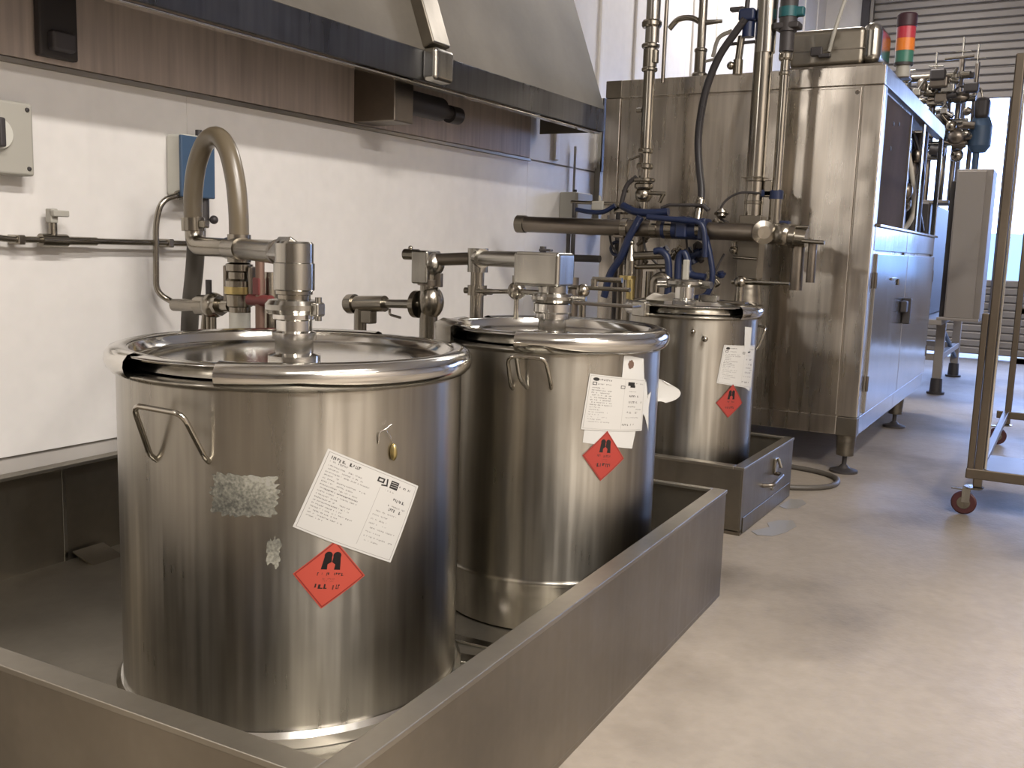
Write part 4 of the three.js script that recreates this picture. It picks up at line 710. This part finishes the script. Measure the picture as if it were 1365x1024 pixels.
  part('inner_cable', tube([V(-0.96, 1.75, -6.5), V(-0.93, 1.55, -6.62), V(-0.94, 1.38, -6.75), V(-0.97, 1.29, -6.6), V(-0.96, 1.45, -6.45)], 0.016, 30, 8), M.cloth, t, 'pale cable loop');
  part('inner_cable', tube([V(-1.0, 1.92, -6.9), V(-0.93, 1.7, -6.95), V(-0.95, 1.45, -7.1), V(-0.93, 1.30, -7.2)], 0.014, 30, 8), M.rubber, t);
  for (const [x, z] of [[R - 0.055, F - 0.055], [R - 0.055, -6.72], [L + 0.05, F - 0.055], [L + 0.05, -7.3]]) {
    const f = part('foot', [at(new THREE.CylinderGeometry(0.05, 0.043, 0.11, 24), x, 0.145, z)], M.worn, t);
    part('spindle', rod(V(x, 0.02, z), V(x, 0.1, z), 0.012, 12), M.iron, f);
    part('pad', at(turned([[0.001, 0], [0.07, 0], [0.07, 0.012], [0.03, 0.024], [0.014, 0.04], [0.001, 0.04]], 32), x, 0, z), M.iron, f);
  }
}
{ // on top of the cabinet
  const t = thing('stack_light', 'signal tower with red amber and green lenses on the tall cabinet corner', 'signal light', null, [-0.874, 2.034, -5.50]);
  part('pole', at(new THREE.CylinderGeometry(0.036, 0.036, 0.065, 24), 0, 0.0325, 0), M.boxGrey, t);
  part('mount', bx(-0.06, 0.04, -0.004, 0.004, -0.045, 0.045, 0.002), M.darkSteel, t);
  part('collar', at(new THREE.CylinderGeometry(0.047, 0.047, 0.014, 28), 0, 0.071, 0), M.iron, t);
  part('green_lens', at(new THREE.CylinderGeometry(0.045, 0.045, 0.06, 28), 0, 0.107, 0), M.lampGreen, t, 'green lens');
  part('amber_lens', at(new THREE.CylinderGeometry(0.047, 0.047, 0.062, 28), 0, 0.167, 0), M.lampAmber, t, 'amber lens');
  part('red_lens', at(new THREE.CylinderGeometry(0.047, 0.047, 0.058, 28), 0, 0.226, 0), M.lampRed, t, 'red lens');
  part('cap', at(turned([[0.001, 0.255], [0.048, 0.255], [0.05, 0.26], [0.05, 0.315], [0.046, 0.322], [0.001, 0.322]], 28), 0, 0, 0), M.lampBlack, t, 'dark cap');
  const b = thing('top_cover', 'dented rounded steel cover box on top of the tall cabinet', 'cover box');
  part('shell', bx(-1.37, -1.0, 2.045, 2.235, -5.42, -5.12, 0.03), M.worn, b);
  part('end_hood', bx(-1.02, -0.925, 2.05, 2.25, -5.42, -5.11, 0.045), M.steel, b);
  part('base_flange', bx(-1.385, -0.905, 2.0305, 2.05, -5.44, -5.105, 0.004), M.darkSteel, b);
  part('seam', bx(-1.36, -1.0, 2.125, 2.130, -5.1205, -5.117, 0.001), M.darkSteel, b);
  part('bolt', at(turned([[0.001, 0], [0.015, 0], [0.012, 0.01], [0.001, 0.012]], 12), -1.32, 2.234, -5.2), M.iron, b);
  part('bolt', at(turned([[0.001, 0], [0.015, 0], [0.012, 0.01], [0.001, 0.012]], 12), -1.06, 2.234, -5.2), M.iron, b);
  part('cable', tube([V(-1.17, 2.12, -5.115), V(-1.15, 2.2, -5.10), V(-1.13, 2.3, -5.12), V(-1.10, 2.45, -5.15), V(-1.10, 2.8, -5.2)], 0.010, 30, 8), M.boxGrey, b);
  part('torn_bracket', [bx(-1.26, -1.2, 2.10, 2.145, -5.12, -5.10, 0.008), bx(-1.22, -1.16, 2.09, 2.11, -5.12, -5.10, 0.006)], M.iron, b);
}

// ---------------------------------------------------------------- machine behind the cabinet: frame, enclosure and valve tower
{
  const t = thing('machine_stand', 'dark steel machine stand on legs behind the tall cabinet', 'stand');
  for (const [x, z] of [[-0.905, -8.66], [-0.915, -10.1], [-1.75, -8.66], [-1.75, -10.1]]) { const l = part('leg', bx(x - 0.035, x + 0.035, 0.13, 0.62, z - 0.035, z + 0.035, 0.005), M.enclosure, t); part('foot', [at(new THREE.CylinderGeometry(0.045, 0.05, 0.12, 16), x, 0.07, z), at(new THREE.CylinderGeometry(0.07, 0.07, 0.018, 20), x, 0.009, z)], M.iron, l); }
  part('rail', bx(-1.75, -0.9, 0.28, 0.33, -8.69, -8.63, 0.004), M.enclosure, t);
  part('rail', bx(-1.75, -0.9, 0.28, 0.33, -10.13, -10.07, 0.004), M.enclosure, t);
  part('rail', bx(-0.935, -0.885, 0.28, 0.33, -10.1, -8.66, 0.004), M.enclosure, t);
  part('deck', bx(-1.8, -0.86, 0.60, 0.64, -10.2, -8.2, 0.005), M.enclosure, t);
  part('body', bx(-1.75, -1.02, 0.64, 1.55, -9.6, -8.25, 0.02), M.iron, t);
  part('stay', rod(V(-0.91, 0.2, -10.05), V(-0.91, 0.55, -8.75), 0.018), M.boxBlue, t);
  const e = thing('control_enclosure', 'upright grey control enclosure standing on the machine stand behind the cabinet', 'enclosure');
  part('case', bx(-0.855, -0.60, 0.641, 1.80, -8.62, -8.25, 0.008), M.enclosure, e);
  part('door', bx(-0.845, -0.645, 0.66, 1.785, -8.25, -8.232, 0.006), M.enclosure, e);
  part('side_fin', bx(-0.90, -0.857, 0.65, 1.72, -8.5, -8.35, 0.006), M.iron, e);
  part('bracket', bx(-0.9, -0.6, 0.6405, 0.66, -8.7, -8.2, 0.003), M.enclosure, e);
}
{
  const t = thing('valve_tower', 'cluttered tower of steel pipes and small valves above the machine stand', 'pipework'), z0 = -8.6;
  const px = [[-1.12, 1.57, 2.62, 0.028], [-1.02, 1.57, 2.45, 0.035], [-0.94, 1.57, 2.72, 0.022], [-1.22, 1.57, 2.4, 0.03], [-0.82, 1.83, 2.66, 0.018], [-1.33, 1.57, 2.55, 0.024]];
  px.forEach(([x, a, b, r], i) => part('pipe', rod(V(x, a, z0 - 0.05 * (i % 3)), V(x, b, z0 - 0.05 * (i % 3)), r, 14), i % 2 ? M.cast : M.darkSteel, t));
  for (const [y, x0, x1, r] of [[2.54, -1.45, -0.86, 0.03], [2.36, -1.4, -0.80, 0.026], [2.18, -1.38, -0.84, 0.03], [2.02, -1.3, -0.82, 0.022], [2.68, -1.05, -0.84, 0.012]]) part('cross_pipe', rod(V(x0, y, z0 + 0.06), V(x1, y + 0.01, z0 + 0.06), r, 14), y > 2.3 ? M.cast : M.steel, t);
  seedState = 4242;
  for (let k = 0; k < 60; k++) { const x = -1.44 + rnd() * 0.62, y = 1.9 + rnd() * 0.66, z = z0 + 0.04 + rnd() * 0.14, r = 0.018 + rnd() * 0.028; part('valve_body', [k % 3 ? (k % 3 > 1 ? bx(x - r, x + r * (1 + rnd()), y - r, y + r, z - r, z + r, r * 0.4) : rod(V(x - r, y, z), V(x + r * 2, y + r * (rnd() - 0.5), z), r, 8)) : ballG(V(x, y, z), r, [1 + rnd() * 0.6, 1 + rnd() * 0.8, 1]), rod(V(x, y, z), V(x + (rnd() - 0.5) * 0.2, y + (rnd() - 0.3) * 0.16, z + 0.03), 0.008 + rnd() * 0.008, 8)], [M.cast, M.steel, M.darkSteel, M.iron][k % 4], t); }
  for (const [x, y] of [[-0.93, 2.72], [-0.82, 2.66], [-1.12, 2.62], [-1.33, 2.6]]) part('tee_handle', [rod(V(x, y - 0.02, z0), V(x, y + 0.13, z0), 0.008, 8), rod(V(x - 0.05, y + 0.02, z0), V(x + 0.06, y + 0.02, z0), 0.008, 8)], M.steel, t);
  part('stand_plate', bx(-1.45, -0.915, 1.5505, 1.575, z0 - 0.25, z0 + 0.2, 0.004), M.enclosure, t);
  part('wire', tube([V(-0.86, 2.4, z0 + 0.1), V(-0.78, 2.44, z0 + 0.1), V(-0.75, 2.36, z0 + 0.1), V(-0.77, 2.2, z0 + 0.1)], 0.009, 20, 6), M.cast, t);
  const m = thing('hanging_actuator', 'bulky dark blue actuator on the right side of the valve tower', 'actuator');
  part('head', bx(-0.80, -0.69, 2.20, 2.37, -8.62, -8.46, 0.04), M.iron, m);
  part('body', at(turned([[0.001, 1.95], [0.05, 1.95], [0.085, 2.0], [0.085, 2.15], [0.06, 2.22], [0.001, 2.22]], 24), -0.745, 0, -8.54), M.boxBlue, m);
  part('post', rod(V(-0.76, 1.80, -8.54), V(-0.76, 1.96, -8.54), 0.025), M.boxBlue, m);
}

// ---------------------------------------------------------------- trolley on the right
{
  const t = thing('rack_trolley', 'tall steel rack trolley on red wheeled casters beside the cabinet aisle', 'trolley'), x0 = -0.275, x1 = 0.42, zn = -4.575, zf = -6.5;
  for (const [x, z] of [[x0, zn], [x1, zn], [x0 + 0.01, zf], [x1, zf]]) part('post', bx(x - 0.018, x + 0.018, 0.13, 1.95, z - 0.018, z + 0.018, 0.006), M.trolley, t);
  part('stop_tube', [bx(x0 - 0.047, x0 - 0.020, 0.19, 0.885, zn - 0.012, zn + 0.014, 0.005)], M.trolley, t);
  part('highlight_strip', bx(x0 + 0.019, x0 + 0.03, 0.21, 1.95, zn - 0.012, zn + 0.012, 0.004), M.polished, t, 'polished strip for the sky highlight');  // polished strip put in for the sky reflection along the post
  for (const z of [zn, zf]) { part('bottom_rail', bx(x0 - 0.05, x1 + 0.02, 0.165, 0.21, z - 0.02, z + 0.02, 0.005), M.trolley, t); for (const y of [0.50, 0.80, 1.10, 1.40, 1.70]) part('end_rail', bx(x0, x1, y, y + 0.035, zf - 0.012, zf + 0.012, 0.004), M.trolley, t); }
  for (const x of [x0, x1]) for (const y of [0.175, 1.9]) part('side_rail', bx(x - 0.016, x + 0.016, y, y + 0.035, zf, zn, 0.004), M.trolley, t);
  part('deck', bx(x0, x1, 0.19, 0.20, -5.0, zn, 0.003), M.trolley, t);
  part('inner_upright', bx(-0.12, -0.09, 0.2, 1.9, zf - 0.015, zf + 0.015, 0.004), M.trolley, t);
  for (const [x, z, s] of [[x0 - 0.012, zn, 1], [x1, zn, 1], [x0, zf, -1], [x1, zf, -1]]) {
    const c = part('caster_fork', [at(turned([[0.001, 0], [0.035, 0], [0.04, 0.008], [0.001, 0.01]], 20), x, 0.12, z), bx(x - 0.045, x - 0.012, 0.055, 0.122, z + 0.014, z + 0.018, 0.001), bx(x - 0.045, x - 0.012, 0.055, 0.122, z - 0.018, z - 0.014, 0.001)], M.steel, t);
    const wz = V(x - 0.035, 0.053, z);
    part('wheel', along(turned([[0.012, -0.012], [0.046, -0.012], [0.052, -0.007], [0.052, 0.007], [0.046, 0.012], [0.012, 0.012]], 32), wz, V(0, 0, 1)), M.wheelRed, c, 'dark red wheel');
    part('hub', along(turned([[0.001, -0.0145], [0.027, -0.0145], [0.027, 0.0145], [0.001, 0.0145]], 24), wz, V(0, 0, 1)), M.cast, c);
    part('brake', bx(x - 0.09, x - 0.02, 0.108, 0.114, z - 0.012, z + 0.012, 0.002), M.steel, c);
  }
}

// ---------------------------------------------------------------- loose things on the floor and in the tray
{
  single('floor_hose', tube([V(-1.3, 0.013, -4.5), V(-1.1, 0.013, -4.52), V(-0.95, 0.013, -4.62), V(-0.90, 0.013, -4.74), V(-0.93, 0.013, -4.88), V(-1.03, 0.013, -4.96), V(-1.2, 0.013, -5.0), V(-1.6, 0.013, -5.1)], 0.013, 60, 10), M.greyHose, 'dark hose curled on the floor beside the small tray', 'hose');
  const flat = (pts, y = 0.002) => { const s = new THREE.Shape(pts.map(([x, z]) => new THREE.Vector2(x, -z))), g = new THREE.ExtrudeGeometry(s, { depth: 0.0015, bevelEnabled: false }); g.rotateX(-Math.PI / 2); g.translate(0, y - 0.0015, 0); return uvm(g); };
  single('water_patch', flat([[-1.02, -3.74], [-0.985, -3.70], [-0.93, -3.72], [-0.90, -3.80], [-0.885, -3.92], [-0.92, -4.0], [-0.97, -3.97], [-1.0, -3.9], [-0.975, -3.84]]), M.wet, 'ragged grey wet patch on the floor beside the small tray latch', 'puddle');
  single('water_patch', flat([[-1.03, -4.2], [-0.99, -4.17], [-0.95, -4.22], [-0.94, -4.32], [-0.97, -4.38], [-1.02, -4.36]]), M.wet, 'small round wet patch on the floor by the far corner of the small tray', 'puddle');
  const b = (name, x0, z0, x1, z1, w, y, label) => { const d = V(x1 - x0, 0, z1 - z0), L = d.length(), g = new RoundedBoxGeometry(L, 0.008, w, 2, 0.002); g.rotateY(-Math.atan2(d.z, d.x)); g.translate((x0 + x1) / 2, y, (z0 + z1) / 2); single(name, uvm(g), M.steel, label, 'steel bar'); };
  b('flat_bar', -1.42, -2.13, -1.02, -2.16, 0.035, 0.025, 'bright flat steel bar in the large tray nearest the middle tank skirt');
  b('flat_bar', -1.35, -2.02, -1.02, -2.09, 0.05, 0.025, 'wide flat steel bar in the large tray beside the widest tank foot');
}
renderer.render(scene, camera);
